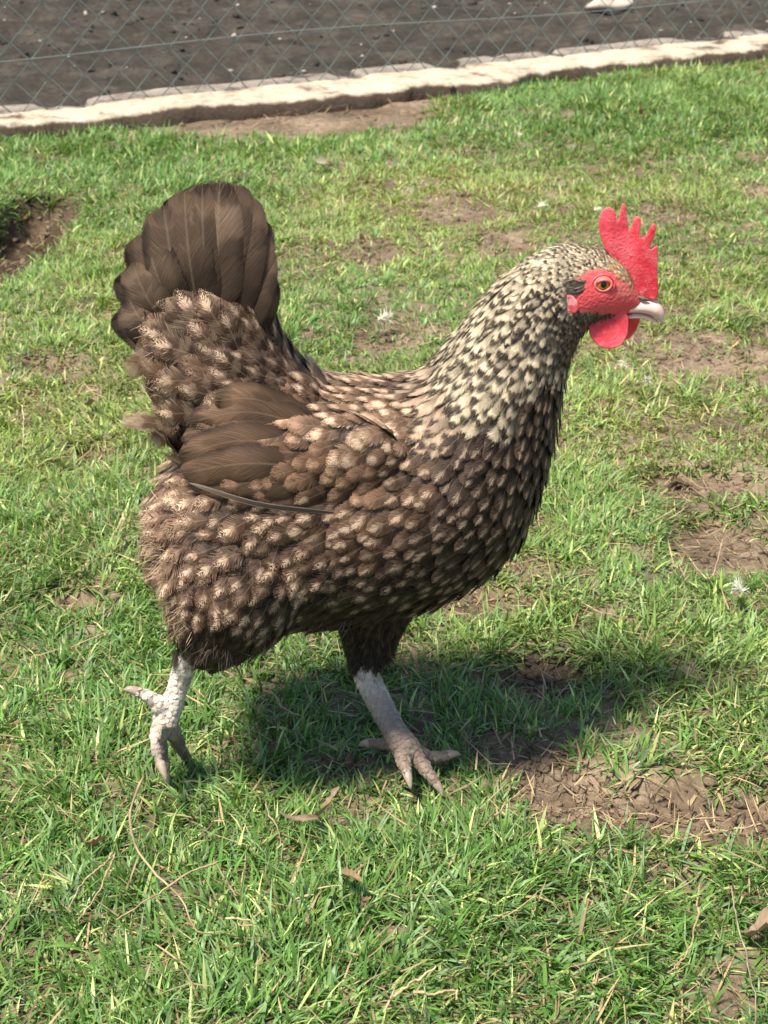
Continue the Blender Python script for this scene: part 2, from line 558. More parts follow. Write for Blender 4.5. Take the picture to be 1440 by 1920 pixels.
# ------------------------------------------------------------------ the hen
HEN = bpy.data.objects.new('hen', None)
COL.objects.link(HEN)
tag(HEN, 'speckled brown hen with red comb and pale legs walking across the grass', 'hen')


def build_body():
    S = Parts()
    # pairs of back / belly points from the photo and half width; the skin lies under the feathers
    st = [((292, 950), (292, 990), .012), ((308, 905), (296, 1050), .036), ((345, 858), (330, 1105), .052), ((430, 775), (410, 1160), .066),
          ((530, 705), (520, 1168), .073), ((640, 706), (640, 1158), .076), ((735, 708), (750, 1140), .076), ((795, 690), (865, 1102), .071),
          ((836, 642), (965, 1025), .061), ((876, 594), (1012, 925), .049), ((920, 542), (1036, 832), .041), ((962, 502), (1051, 752), .034),
          ((1003, 474), (1064, 690), .0285), ((1050, 457), (1082, 642), .0236), ((1098, 459), (1110, 610), .0208), ((1140, 471), (1148, 598), .018),
          ((1172, 497), (1178, 590), .0135), ((1192, 535), (1194, 584), .0088), ((1203, 556), (1204, 580), .0045)]
    tops = spline([P(*a) for a, b, w in st], 70); bots = spline([P(*b) for a, b, w in st], 70); ws = spline([[w] for a, b, w in st], 70)[:, 0]
    N = 28; V = []; F = []
    for i in range(70):
        c = (tops[i] + bots[i]) / 2; h = (tops[i] - bots[i]) / 2
        w = max(.002, ws[i]); hl = np.linalg.norm(h)
        # broad bodies show more than their height when seen from above
        q = math.sqrt(max(.5, 1 - .8 * (w / hl) ** 2 * .22)); h = h * q
        for j in range(N):
            a = 2 * math.pi * j / N
            ca, sa = math.cos(a), math.sin(a)
            sgn = 1 if sa > 0 else -1
            V.append(c + h * ca + np.array([0, 1, 0]) * w * sgn * abs(sa) ** .88)
    for i in range(69):
        for j in range(N):
            a = i * N + j; b = i * N + (j + 1) % N
            F.append((a, b, b + N, a + N))
    F.append(tuple(range(N - 1, -1, -1))); F.append(tuple(69 * N + j for j in range(N)))
    S.add(V, F)
    # cushion that carries the tail
    tl = [((345, 850), (650, 760), .050), ((318, 800), (605, 705), .050), ((295, 740), (560, 668), .046), ((275, 660), (525, 615), .036), ((268, 590), (505, 560), .024), ((290, 530), (490, 510), .010)]
    ta = spline([P(*a) for a, b, w in tl], 24); tb = spline([P(*b) for a, b, w in tl], 24); tw = spline([[w] for a, b, w in tl], 24)[:, 0]
    V = []; F = []
    for i in range(24):
        c = (ta[i] + tb[i]) / 2; h = (ta[i] - tb[i]) / 2 * .97
        for j in range(N):
            a = 2 * math.pi * j / N
            V.append(c + h * math.cos(a) + np.array([0, 1, 0]) * max(.003, tw[i]) * math.sin(a))
    for i in range(23):
        for j in range(N):
            a = i * N + j; b = i * N + (j + 1) % N
            F.append((a, b, b + N, a + N))
    F.append(tuple(range(N - 1, -1, -1))); F.append(tuple(23 * N + j for j in range(N)))
    S.add(V, F)
    # folded wings: flat lenses on both flanks
    for sg in (-1, 1):
        c = P(585, 880, -.055); c[1] *= -sg
        if sg > 0: c[2] -= .022
        ax = unit(P(370, 880, -.06) - P(760, 820, -.06)); az = np.cross(ax, [0, 1, 0])
        V = []; F = []
        nu, nv = 24, 16
        for i in range(nu + 1):
            a = math.pi * i / nu
            for j in range(nv):
                b = 2 * math.pi * j / nv
                V.append(c + ax * (.058 * -math.cos(a)) + az * (.036 * math.sin(a) * math.cos(b)) + np.array([0, sg, 0]) * .017 * math.sin(a) * math.sin(b))
        for i in range(nu):
            for j in range(nv):
                a = i * nv + j; b = i * nv + (j + 1) % nv
                F.append((a, b, b + nv, a + nv))
        S.add(V, F)
    # legs
    def leg(pts, rad, n=14):
        p = spline(pts, 26); r = spline([[x] for x in rad], 26)[:, 0]
        S.add(*tube(p, r, n))
    leg([P(470, 1030, -.034), P(435, 1110, -.044), P(405, 1175, -.042), P(383, 1222, -.038)], [.050, .045, .031, .017])
    leg([P(383, 1205, -.038), P(356, 1228, -.036), P(338, 1275, -.032), P(322, 1325, -.034), P(309, 1352, -.035)], [.013, .0092, .0074, .0075, .0105], 12)
    leg([P(700, 1040, .030), P(697, 1120, .030), P(695, 1180, .026), P(690, 1238, .022)], [.044, .034, .0225, .014])
    leg([P(688, 1225, .022), P(686, 1262, .016), P(715, 1325, .000), P(742, 1375, -.018), P(762, 1405, -.028)], [.013, .0098, .0090, .0088, .0105], 12)
    toes = []
    def toe(pts, rad):
        rad = [x * .74 for x in rad]
        p = spline(pts, 30); r = spline([[x] for x in rad], 30)[:, 0]
        ln = np.linspace(0, 1, 30)
        r = r * (1 + .10 * np.cos(ln * 2 * math.pi * 3.5))      # joint pads
        S.add(*tube(p, r, 10)); toes.append((p[-3], p[-1]))
    # near foot, pushing off: hind toe out behind, front toes bent down into the grass
    toe([P(312, 1345, -0.036), P(292, 1316, -0.038), P(270, 1302, -0.040), P(250, 1294, -0.041)], [.0085, .0072, .0056, .0042])
    toe([P(306, 1350, -0.036), P(298, 1380, -0.038), P(302, 1415, -0.038), P(311, 1448, -0.040)], [.0105, .0080, .0066, .0050])
    toe([P(312, 1350, -0.032), P(325, 1376, -0.026), P(338, 1402, -0.016), P(350, 1420, -0.006)], [.0095, .0078, .0060, .0045])
    toe([P(304, 1352, -0.038), P(290, 1385, -0.056), P(296, 1420, -0.062), P(304, 1440, -0.068)], [.007, .005, .0045, .004])
    # far foot, planted
    toe([P(758, 1400, -0.029), P(738, 1396, -0.017), P(712, 1394, -0.009), P(688, 1393, -0.003)], [.0085, .0070, .0055, .0042])
    toe([P(768, 1402, -0.029), P(795, 1418, -0.021), P(820, 1420, -0.017), P(846, 1414, -0.013)], [.0095, .0075, .0062, .0046])
    toe([P(766, 1404, -0.029), P(786, 1426, -.034), P(802, 1448, -.042), P(820, 1472, -.048)], [.0100, .0080, .0064, .0046])
    toe([P(758, 1404, -0.031), P(755, 1424, -0.041), P(760, 1440, -0.049), P(765, 1456, -0.055)], [.0095, .0074, .0060, .0046])
    me = S.melt('body', .0017, 7)
    return me, toes


BODY_ME, TOES = build_body()
nv = len(BODY_ME.vertices)
co = np.empty(nv * 3, np.float32); BODY_ME.vertices.foreach_get('co', co); co = co.reshape(-1, 3)
mir = co.copy(); mir[:, 1] = -np.abs(mir[:, 1])
bp = proj(mir)                                  # side-view layout, the same on both flanks


def inside(pts, poly):
    x, y = pts[:, 0], pts[:, 1]; r = np.zeros(len(pts), bool); n = len(poly)
    for i in range(n):
        x1, y1 = poly[i]; x2, y2 = poly[(i + 1) % n]
        c = ((y1 > y) != (y2 > y)) & (x < (x2 - x1) * (y - y1) / (y2 - y1 + 1e-12) + x1)
        r ^= c
    return r


FACE = [(1092, 513), (1110, 506), (1133, 504), (1157, 511), (1172, 526), (1186, 534), (1210, 545), (1215, 580), (1190, 596), (1160, 592), (1147, 590),
        (1112, 587), (1090, 586), (1066, 586), (1056, 562), (1060, 545), (1075, 528)]
head_zone = co[:, 0] > P(1050, 560, -.02)[0]
face_m = inside(bp, FACE) & head_zone
# legs: bare from the hock down
zz = co[:, 2]
leg_m = ((bp[:, 1] > 1228) & (co[:, 0] < P(372, 1250, -.036)[0])) | (proj(co)[:, 1] > 1250)
colr = np.tile(np.array([.055, .035, .024, 1.0]), (nv, 1))
neckm = bp[:, 0] + 0.55 * (700 - bp[:, 1]) > 900
colr[neckm] = (.20, .155, .10, 1)
rn = rng.random(nv)[:, None]
colr[face_m] = np.array([.64, .070, .075, 1.0])
lobe = face_m & (bp[:, 0] < 1074)
colr[lobe] = np.array([.66, .17, .19, 1.0])
lobe = face_m & (bp[:, 0] < 1064)
colr[lobe] = np.array([.70, .42, .46, 1.0])
lores = face_m & (bp[:, 0] > 1156) & (bp[:, 1] < 556)
colr[lores] = np.array([.48, .10, .085, 1.0])
colr[leg_m] = np.array([.60, .52, .42, 1.0])
EDG = np.empty(len(BODY_ME.edges) * 2, np.int32); BODY_ME.edges.foreach_get('vertices', EDG); EDG = EDG.reshape(-1, 2)
cnt_ = np.bincount(EDG.ravel(), minlength=nv)[:, None]
for _ in range(3):
    acc = np.zeros_like(colr); np.add.at(acc, EDG[:, 0], colr[EDG[:, 1]]); np.add.at(acc, EDG[:, 1], colr[EDG[:, 0]])
    colr = .4 * colr + .6 * acc / np.maximum(cnt_, 1)
ca = BODY_ME.attributes.new('col', 'FLOAT_COLOR', 'POINT'); ca.data.foreach_set('color', colr.astype(np.float32).ravel())
mk = np.zeros((nv, 4), np.float32); mk[leg_m, 0] = 1; mk[face_m, 1] = 1
ka = BODY_ME.attributes.new('zone', 'FLOAT_COLOR', 'POINT'); ka.data.foreach_set('color', mk.ravel())


def mat_body():
    k = NT('hen_skin'); pos = k.pos(); c = k.attr('col')
    z = k.n('SeparateColor'); k.set(z.inputs[0], k.attr('zone'))
    n1 = k.noise(pos, 90, 4, .6); n2 = k.noise(pos, 700, 3)
    mud = k.math('MULTIPLY', k.smooth(n1, .44, .60), 1.1)
    sx = k.n('SeparateXYZ'); k.set(sx.inputs[0], pos)
    low = k.smooth(sx.outputs[2], .080, .030)                      # mud on the feet
    mud = k.math('MAXIMUM', k.math('MULTIPLY', mud, .6), k.math('MULTIPLY', low, k.smooth(n1, .18, .45)))
    legc = k.mix(mud, c, (.105, .078, .057, 1))
    legc = k.mix(k.math('MULTIPLY', n2, .35), legc, (.45, .33, .27, 1))
    fac = k.mix(n2, k.mix(1.0, c, (.7, .62, .62, 1), 'MULTIPLY'), k.mix(1.0, c, (1.25, 1.6, 1.6, 1), 'MULTIPLY'))
    col = k.mix(z.outputs[0], c, legc); col = k.mix(z.outputs[1], col, fac)
    k.set(k.b.inputs['Base Color'], col)
    k.b.inputs['Roughness'].default_value = .55; k.b.inputs['Specular IOR Level'].default_value = .35
    vo = k.n('TexVoronoi'); vo.inputs['Scale'].default_value = 420; k.set(vo.inputs['Vector'], pos)
    h = k.math('ADD', k.math('MULTIPLY', vo.outputs['Distance'], 1.0), k.math('MULTIPLY', n2, .6))
    k.bump(h, .42, .0010)
    return k.m


BODY = link('body', BODY_ME, mat_body(), HEN)
BVH = BVHTree.FromPolygons([Vector(v) for v in co], [tuple(p.vertices) for p in BODY_ME.polygons])


def hit(px, py):
    """the spot of the hen's near side that the photo shows at px, py"""
    loc, nor, _, _ = BVH.ray_cast(Vector(CAM), Vector(ray(px, py)).normalized())
    return (None, None) if loc is None else (np.array(loc), np.array(nor))


# ---- feathers -----------------------------------------------------------------
NU, NTT = 5, 8


def outline(t, kind):
    if kind == 'round':
        return np.where(t < .5, .25 + .75 * np.sin(np.clip(t / .5, 0, 1) * math.pi / 2), np.sqrt(np.clip(1 - ((t - .5) / .5) ** 2.6, 0, 1)))
    if kind == 'lance':
        return np.where(t < .4, .35 + .65 * np.sin(np.clip(t / .4, 0, 1) * math.pi / 2), np.clip(1 - ((t - .4) / .6) ** 1.9, 0, 1))
    return np.where(t < .3, .2 + .8 * np.sin(np.clip(t / .3, 0, 1) * math.pi / 2), np.sqrt(np.clip(1 - np.clip((t - .55) / .45, 0, 1) ** 3.0, 0, 1)))


class Plume:
    """feathers in numpy form: one list item for each feather"""
    def __init__(s): s.items = []
    def add(s, centre, side, nrm, W, kind, c1, c2, par, camber=.12, twist=0):
        n = len(centre); t = np.linspace(0, 1, n)
        w = W * .5 * outline(t, kind)
        w[-1] = W * .05
        u = np.linspace(-1, 1, NU)
        V = centre[:, None, :] + side[:, None, :] * (w[:, None] * u[None, :])[..., None] - nrm[:, None, :] * (camber * w[:, None] * (u[None, :] ** 2) + twist * w[:, None] * u[None, :])[..., None]
        uv = np.stack(np.broadcast_arrays(u[None, :] * .5 + .5, t[:, None]), -1).reshape(-1, 2)
        i = np.arange(n * NU).reshape(n, NU)
        Q = np.stack([i[:-1, :-1], i[:-1, 1:], i[1:, 1:], i[1:, :-1]], -1).reshape(-1, 4)
        s.items.append((V.reshape(-1, 3), Q, uv, np.array(c1), np.array(c2), np.array(par), centre, W))
    @staticmethod
    def mesh(name, items):
        V = []; Q = []; U = []; A = []; B = []; C = []; o = 0
        for it in items:
            n = len(it[0]); V.append(it[0]); Q.append(it[1] + o); U.append(it[2]); o += n
            A.append(np.broadcast_to(it[3], (n, 4))); B.append(np.broadcast_to(it[4], (n, 4))); C.append(np.broadcast_to(it[5], (n, 4)))
        return np_mesh(name, np.concatenate(V), np.concatenate(Q), None, {'c1': np.concatenate(A), 'c2': np.concatenate(B), 'par': np.concatenate(C)}, np.concatenate(U))


# how the plumage lies: x, y, direction (pixels), length mm, width mm, spacing mm, style
FLOW = [(1150, 478, -1, -.3, 7, 3.2, 2.3, 'head'), (1110, 478, -1, -.1, 8, 3.4, 2.5, 'head'), (1060, 475, -1, .1, 9, 4, 3.0, 'head'), (1010, 500, -1, .6, 12, 5, 3.8, 'head'),
        (1075, 505, -1, .3, 8, 3.6, 2.7, 'head'), (1040, 560, -.7, .9, 11, 5, 3.6, 'neckdark'), (1010, 590, -.7, .9, 13, 5.5, 4.2, 'neckdark'), (1050, 610, -.5, .9, 12, 5.5, 4.0, 'throat'), (1090, 615, -.7, .6, 8, 4, 3.0, 'throat'),
        (1120, 600, -1, .3, 6, 3, 2.4, 'throat'), (1060, 670, -.3, 1, 15, 7, 5, 'throat'), (950, 560, -.8, .8, 17, 6.5, 5, 'neck'), (990, 620, -.6, .9, 16, 6.5, 5, 'neckdark'), (960, 660, -.6, .9, 19, 7.2, 5.6, 'neckdark'), (900, 610, -.75, .75, 22, 8, 6.2, 'neck'),
        (930, 690, -.65, .8, 23, 8.5, 6.6, 'neck'), (1000, 700, -.4, 1, 20, 8, 6.2, 'neckdark'), (1035, 690, -.3, 1, 18, 7.5, 5.8, 'neckdark'), (1040, 760, -.2, 1, 21, 10, 7.4, 'breast'), (850, 690, -.8, .6, 26, 9, 7, 'neck'), (880, 760, -.6, .8, 26, 9.5, 7.2, 'neck'),
        (960, 770, -.4, 1, 24, 9.5, 7, 'neckdark'), (1010, 770, -.35, 1, 22, 10, 7.2, 'breast'), (800, 720, -.9, .5, 26, 9, 7, 'neckback'), (820, 790, -.75, .6, 26, 10.5, 7.8, 'neckback'), (900, 830, -.6, .8, 24, 12.5, 9, 'breast'), (1010, 850, -.25, 1, 23, 13, 9.4, 'breast'),
        (1000, 950, -.5, 1, 24, 14, 10, 'breast'), (900, 930, -.7, .8, 24, 14, 10, 'breast'), (950, 1050, -.9, .6, 24, 14, 10, 'breast'), (850, 1020, -.9, .6, 24, 14.5, 10.2, 'breast'), (780, 900, -1, .45, 23, 13.5, 9.8, 'side'),
        (700, 800, -1, .35, 24, 13, 9.6, 'shoulder'), (760, 770, -1, .3, 24, 12, 9, 'shoulder'), (700, 710, -1, .05, 26, 11, 8.4, 'back'), (600, 720, -1, .05, 27, 12, 9, 'back'), (640, 760, -1, .2, 26, 12.5, 9.2, 'back'),
        (560, 770, -1, .25, 28, 15, 10.5, 'covert'), (600, 860, -1, .3, 28, 15.5, 10.8, 'covert'), (680, 900, -1, .4, 26, 15, 10.5, 'covert'), (480, 840, -1, .25, 34, 17, 12, 'covert'), (640, 960, -1, .5, 26, 14.5, 10.4, 'side'),
        (720, 1000, -1, .5, 25, 14.5, 10.2, 'side'), (800, 1090, -1, .4, 24, 14.5, 10.2, 'belly'), (680, 1110, -1, .4, 26, 15, 10.4, 'belly'), (560, 1060, -.9, .7, 27, 16, 10.8, 'flank'), (450, 1010, -.9, .6, 28, 16.5, 11, 'flank'),
        (350, 960, -1, .4, 28, 16, 10.5, 'vent'), (300, 940, -1, .1, 28, 15, 9.5, 'vent'), (310, 1030, -.8, .6, 28, 16, 10.5, 'vent'), (400, 1090, -.6, .9, 27, 16, 10.6, 'flank'), (520, 1150, -.6, .9, 27, 15, 10, 'belly'),
        (360, 1120, -.5, 1, 24, 14, 9.5, 'flank'), (390, 1190, -.3, 1, 17, 10, 7, 'thigh'), (430, 1215, -.4, 1, 17, 10, 7, 'thigh'), (690, 1190, -.2, 1, 17, 9.5, 6.6, 'thigh'), (740, 1160, -.2, 1, 18, 10, 7, 'thigh'), (640, 1170, -.4, 1, 18, 10, 7, 'thigh'),
        (560, 690, -.95, -.3, 27, 12, 8.8, 'rump'), (500, 650, -.8, -.6, 28, 13.5, 9.4, 'rump'), (480, 720, -1, -.3, 27, 14, 9.6, 'rump'), (400, 620, -.55, -.85, 34, 19, 12, 'tailcov'), (330, 580, -.6, -.8, 38, 22, 13, 'tailcov'),
        (420, 700, -.95, -.35, 30, 16, 10.5, 'tailcov'), (340, 690, -.9, -.35, 36, 20, 12.5, 'tailcov'), (300, 650, -.85, -.45, 38, 21, 13, 'tailcov'), (320, 770, -.9, .45, 34, 18, 11.5, 'tailcov'), (380, 780, -1, .25, 30, 16, 10.5, 'tailcov'), (440, 780, -1, .1, 28, 15, 10, 'tailcov')]
fl_xy = np.array([f[:2] for f in FLOW], float)
fl_dir = np.array([unit(f[2:4]) for f in FLOW])
fl_siz = np.array([f[4:7] for f in FLOW], float) * .001
fl_sty = [f[7] for f in FLOW]


def flow_at(p2):
    d2 = ((fl_xy - p2) ** 2).sum(1)
    w = 1 / (d2 + 120) ** 1.5; w /= w.sum()
    return unit(w @ fl_dir), w @ fl_siz, fl_sty[int(np.argmin(d2 * (1 + .35 * rng.random(len(d2)))))]


def jit(c, a):
    return np.array(c) * (1 + a * (rng.random() * 2 - 1))


CREAM = np.array([.68, .565, .385]); TAN = np.array([.53, .385, .265]); PINK = np.array([.46, .29, .185])
BROWN = np.array([.092, .051, .030]); DARK = np.array([.030, .0185, .0125]); BLACK = np.array([.020, .013, .010])


def style(sty, pxy):
    """c1, c2, (patch, bars, fringe), outline, fluff, patch width"""
    r = rng.random()
    if sty == 'head' and pxy[0] > 1146 and r < .7:
        return np.array([.62, .36, .16]) * (.8 + .4 * rng.random()), DARK, (.2, .1, 0), 'lance', .5, .6
    if sty == 'head':
        return jit(CREAM, .2), BLACK * (1 + r), (1.0 if r < .75 else .15, .35, 0), 'lance', .45, 1.1
    if sty == 'throat':
        return jit(CREAM * .42, .3), BLACK * (1 + r), (1.0, .6, 0), 'lance', .5, 1.1
    if sty == 'neckdark':
        return jit(CREAM * .74, .3), DARK * (.5 + .7 * rng.random()), (1.0 if r < .9 else .3, .25, 0), 'lance', .4, 1.35
    if sty == 'neck':
        return jit(CREAM, .2) * (1.0 if r < .8 else .65), DARK * (.5 + .6 * rng.random()), (1.0 if r < .9 else .2, .12, 0), 'lance', .4, 1.3
    if sty == 'neckback':
        return jit(TAN * .95, .25), DARK * (.7 + .8 * r), (1.0 if r < .8 else .2, .15, 0), 'lance', .4, 1.2
    if sty == 'back':
        return jit(BROWN * 2.0, .3), jit(TAN * 1.2, .2), (.95, .10, .6), 'lance', .5, .75
    if sty == 'rump':
        return jit(BROWN * .85, .3), jit(TAN * .95, .25), (.95 if r < .75 else .2, .12, .18), 'lance', .45, .4
    if sty == 'shoulder':
        return jit(BROWN * 1.35, .3), jit(TAN * 1.2, .2), (1.0 if r < .85 else .3, .10, .40), 'round', .4, .7
    if sty == 'covert':
        return jit(BROWN * 1.35, .3), jit(PINK, .25), (.75 if r < .7 else .2, .08, .22), 'round', .3, .45
    if sty == 'side':
        return jit(BROWN * .72, .3), jit(TAN * .95, .25), (1.0 if r < .85 else .3, .05, .08), 'round', .24, .34
    if sty == 'breast':
        return jit(DARK * 1.05, .3), jit(TAN * .62, .3), (1.0 if r < .85 else .3, .04, .05), 'round', .22, .28
    if sty == 'belly':
        return jit(DARK * 1.0, .3), jit(TAN * .6, .3), (1.0 if r < .8 else .2, .05, .08), 'round', .55, .45
    if sty == 'flank':
        return jit(BROWN * .75, .3), jit(TAN * 1.0, .25), (1.0 if r < .8 else .3, .06, .12), 'round', .62, .40
    if sty == 'vent':
        return jit(BROWN * 1.1, .3), jit(TAN * 1.1, .25), (1.0 if r < .75 else .2, .06, .30), 'round', .8, .45
    if sty == 'thigh':
        return jit(DARK * .8, .3), jit(TAN * .2, .3), (.3, 0, .1), 'round', .6, .5
    return jit(BROWN * .85, .35), jit(TAN * 1.0, .25), (1.0 if r < .7 else .15, .12, .20), 'round', .5, .38     # tail coverts


def lay(p0, d, n0, Lf, W, c1, c2, par, kind, lift0, lift1, camber=.14, curl=0.0):
    """lay one feather over the skin from p0 along d"""
    ts = np.linspace(0, 1, NTT)
    C = []; Nn = []
    p = np.array(p0, float); step = Lf / (NTT - 1); dd = np.array(d, float); n = np.array(n0, float)
    for i, t in enumerate(ts):
        if i:
            q = p + dd * step
            loc, nr, _, dist = BVH.find_nearest(Vector(q))
            loc = np.array(loc); nr = np.array(nr)
            if dist < .006:
                n2 = unit(n * .55 + nr * .45)
                p = loc * .75 + q * .25
            else:
                n2 = n; p = q
            n = n2; dd = unit(dd - n * (dd @ n))
        C.append(p + n * (lift0 + (lift1 - lift0) * t + curl * t * t)); Nn.append(n)
    C = np.array(C); Nn = np.array(Nn)
    T = np.gradient(C, axis=0); T /= np.linalg.norm(T, axis=1)[:, None]
    S = np.cross(Nn, T); S /= np.linalg.norm(S, axis=1)[:, None]
    PL.add(C, S, Nn, W, kind, c1, c2, par, camber)


PL = Plume()


def grow_plumage():
    # area-weighted candidates
    tri = np.array([p.vertices[:] for p in BODY_ME.polygons])
    a, b, c, d = (co[tri[:, i]] for i in range(4))
    nrm = np.cross(c - a, d - b); area = np.linalg.norm(nrm, axis=1) + 1e-12
    nrm = nrm / area[:, None]
    n_try = 60000
    hz = (a[:, 0] > P(985, 560, 0)[0]) & (a[:, 2] > .2)
    wt = area * np.where(hz, 7.0, 1.0)
    idx = rng.choice(len(tri), n_try, p=wt / wt.sum())
    r = rng.random((n_try, 2))[..., None]
    pts = (a[idx] * (1 - r[:, 0]) + b[idx] * r[:, 0]) * (1 - r[:, 1]) + (d[idx] * (1 - r[:, 0]) + c[idx] * r[:, 0]) * r[:, 1]
    ns = nrm[idx]
    m2 = pts.copy(); m2[:, 1] = -np.abs(m2[:, 1])
    pp = proj(m2)
    bare = (inside(pp, FACE) & (pts[:, 0] > P(1050, 560, -.02)[0])) | (pp[:, 0] > 1192)
    legp = ((pp[:, 1] > 1226) & (pts[:, 0] < P(376, 1250, -.036)[0])) | (proj(pts)[:, 1] > 1250)
    quill = inside(pp, [(395, 742), (420, 756), (450, 850), (470, 935), (380, 925), (330, 900), (330, 815)]) & (np.abs(pts[:, 1]) > .030)
    ok = ~(bare | legp | quill)
    cell = .012; grid = {}
    kept = 0
    for i in np.nonzero(ok)[0]:
        p = pts[i]; f, sz, sty = flow_at(pp[i]); Lf, W, sp = sz
        key = tuple((p // cell).astype(int)); bad = False
        for dx in (-1, 0, 1):
            for dy in (-1, 0, 1):
                for dz in (-1, 0, 1):
                    for (q, s2) in grid.get((key[0] + dx, key[1] + dy, key[2] + dz), ()):
                        if ((p - q) ** 2).sum() < (min(sp, s2) * .80) ** 2: bad = True; break
                    if bad: break
                if bad: break
            if bad: break
        if bad: continue
        grid.setdefault(key, []).append((p, sp))
        n0 = ns[i]
        d3 = RGT * f[0] - UPV * f[1]
        if p[1] > 0: d3 = d3 * np.array([1, -1, 1]) * np.array([1, 1, 1])
        d3 = d3 + 0.22 * rng.normal(size=3) * (1.2 if sty in ('vent', 'flank', 'tailcov') else .6)
        d3 = unit(d3 - n0 * (d3 @ n0))
        c1, c2, (pa, ba, ed), kind, fl, pw = style(sty, pp[i])
        sc = 1 + .10 * rng.normal()
        sc = min(1.35, max(.72, sc))
        lift1 = {'head': .0012, 'throat': .0018, 'neck': .0030, 'neckback': .0032, 'breast': .0034, 'belly': .004, 'thigh': .003, 'vent': .008, 'flank': .006, 'tailcov': .007}.get(sty, .0038)
        lift1 *= .7 + .75 * rng.random()
        start = p - d3 * Lf * .35
        lay(start, d3, n0, Lf * sc, W * sc, (*c1, fl), (*c2, pw), (pa, ba, ed, rng.random()), kind, -.0006, lift1, .22, .002 if sty in ('vent', 'tailcov') else 0)
        kept += 1
    print('feathers', kept)


grow_plumage()
small = PL.items
# the 300 that show largest are parts of their own, the rest one mass
seen = []
for i, it in enumerate(small):
    c = it[6][-2]; loc, nor, _, _ = BVH.find_nearest(Vector(c))
    face = float(np.dot(np.array(nor), unit(CAM - c)))
    seen.append((it[7] * np.linalg.norm(it[6][-1] - it[6][0]) * max(0, face), i))
seen.sort(reverse=True)
big = set(i for s, i in seen[:300])
for i in sorted(big):
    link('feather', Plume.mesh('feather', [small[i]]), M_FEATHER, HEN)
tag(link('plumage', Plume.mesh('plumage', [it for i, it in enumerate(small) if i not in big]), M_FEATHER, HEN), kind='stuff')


def big_feather(name, pts, W, facing, c1, c2, par, fluff, kind='vane', camber=.10, n=12, twist=0):
    """a long quill feather through 3-D points"""
    C = spline(pts, n); T = np.gradient(C, axis=0); T /= np.linalg.norm(T, axis=1)[:, None]
    S = np.cross(np.broadcast_to(facing, T.shape), T); S /= np.linalg.norm(S, axis=1)[:, None]
    Nn = np.cross(T, S)
    b = Plume(); b.add(C, S, Nn, W, kind, (*c1, fluff), (*c2, .6), (*par, rng.random() + 3), camber, twist)
    return link(name, Plume.mesh(name, b.items), M_FEATHER, HEN)


# tail: two leaves of a folded fan
fan = [((330, 655), (240, 560), .027), ((338, 635), (250, 478), .029), ((352, 618), (284, 408), .031), ((370, 608), (332, 362), .031), ((388, 602), (375, 340), .031),
       ((406, 600), (415, 334), .031), ((424, 602), (450, 344), .030), ((438, 610), (476, 384), .029), ((447, 622), (490, 440), .027), ((452, 638), (494, 508), .024)]
_f = spline([(*b, *t, w) for b, t, w in fan], 12)
fan = [((r_[0], r_[1]), (r_[2], r_[3]), r_[4] * 1.04) for r_ in _f]
for side in (1, -1):                      # far leaf first
    for i, (b, t, w) in enumerate(fan):
        i = i * 9 / 11; mid = abs(i - 4.5) / 4.5
        y0 = .010 + .010 * (1 - mid); y1 = .012 + .016 * (i / 9.0)
        yo = -1 if side < 0 else 1
        off = (0 if side < 0 else 1)
        pb = P(b[0] - off * 6, b[1] + off * 14, yo * y0); pt = P(t[0] - off * (16 - 2.2 * i), t[1] + off * (4 + 14 * mid), yo * y1 - .0016 * (5 - abs(i - 4.5)) * (-yo) * .6 - .0012 * i * (-yo) * -1)
        pm = (pb + pt) / 2 + np.array([-.004 + .0009 * i, yo * .005, .002])
        fc = unit([.12 * rng.normal(), -1 * 1.0, .25 + .1 * rng.normal()])
        br = .75 + .75 * rng.random()
        big_feather('tail_feather', [pb, pm, pt], w * (.95 + .15 * rng.random()), fc, np.array([.125, .083, .056]) * br, np.array([.026, .017, .012]), (0, .42, .80), .08, 'vane', .16, 14, .30 + .10 * rng.normal())

# folded wing: secondaries, then the primaries below them
def on_flank(px, py, off, sg, fall=-.058):
    h, n = hit(px, py)
    if h is None or h[1] > -.02: h = P(px, py, fall); n = np.array([0, -1., 0])
    p = h + n * off
    if sg > 0: p = p * np.array([1, -1, 1]) + np.array([0, 0, -.020])
    return p


sec = [((600, 790), (478, 752), (398, 752), .021), ((620, 812), (470, 772), (350, 792), .023), ((625, 838), (460, 800), (338, 828), .023), ((640, 866), (470, 832), (333, 858), .023),
       ((650, 896), (480, 866), (330, 890), .023), ((650, 925), (500, 900), (345, 910), .021), ((640, 945), (520, 925), (380, 920), .019)]
prim = [((640, 962), (490, 936), (350, 904), .0040)]
for sg in (-1, 1):
    for i, (a, m, t, w) in enumerate(sec):
        br = .75 + .7 * rng.random(); st = .0105 - .0020 * i
        pt = P(*t, -.055 + .001 * i)
        if sg > 0: pt = pt * np.array([1, -1, 1]) + np.array([0, 0, -.020])
        big_feather('wing_feather', [on_flank(*a, -.006, sg), on_flank(*m, st + .003, sg), pt], w, unit([0, sg, .45]), np.array([.130, .078, .048]) * br, DARK * .8, (0, .30, .90), .08, 'vane', .20, 12, -.30 * sg)  # dark rims: overlap shadow between the quills, painted into their colour
    for i, (a, m, t, w) in enumerate(prim):
        pt = P(*t, -.060 + .002 * i)
        if sg > 0: pt = pt * np.array([1, -1, 1]) + np.array([0, 0, -.020])
        big_feather('wing_feather', [on_flank(*a, .002, sg), on_flank(*m, .006 - .0010 * i, sg), pt], w, unit([0, sg, -.1]), np.array([.10, .074, .056]), np.array([.42, .36, .30]), (.0, 0, .9), .06, 'vane', .1)

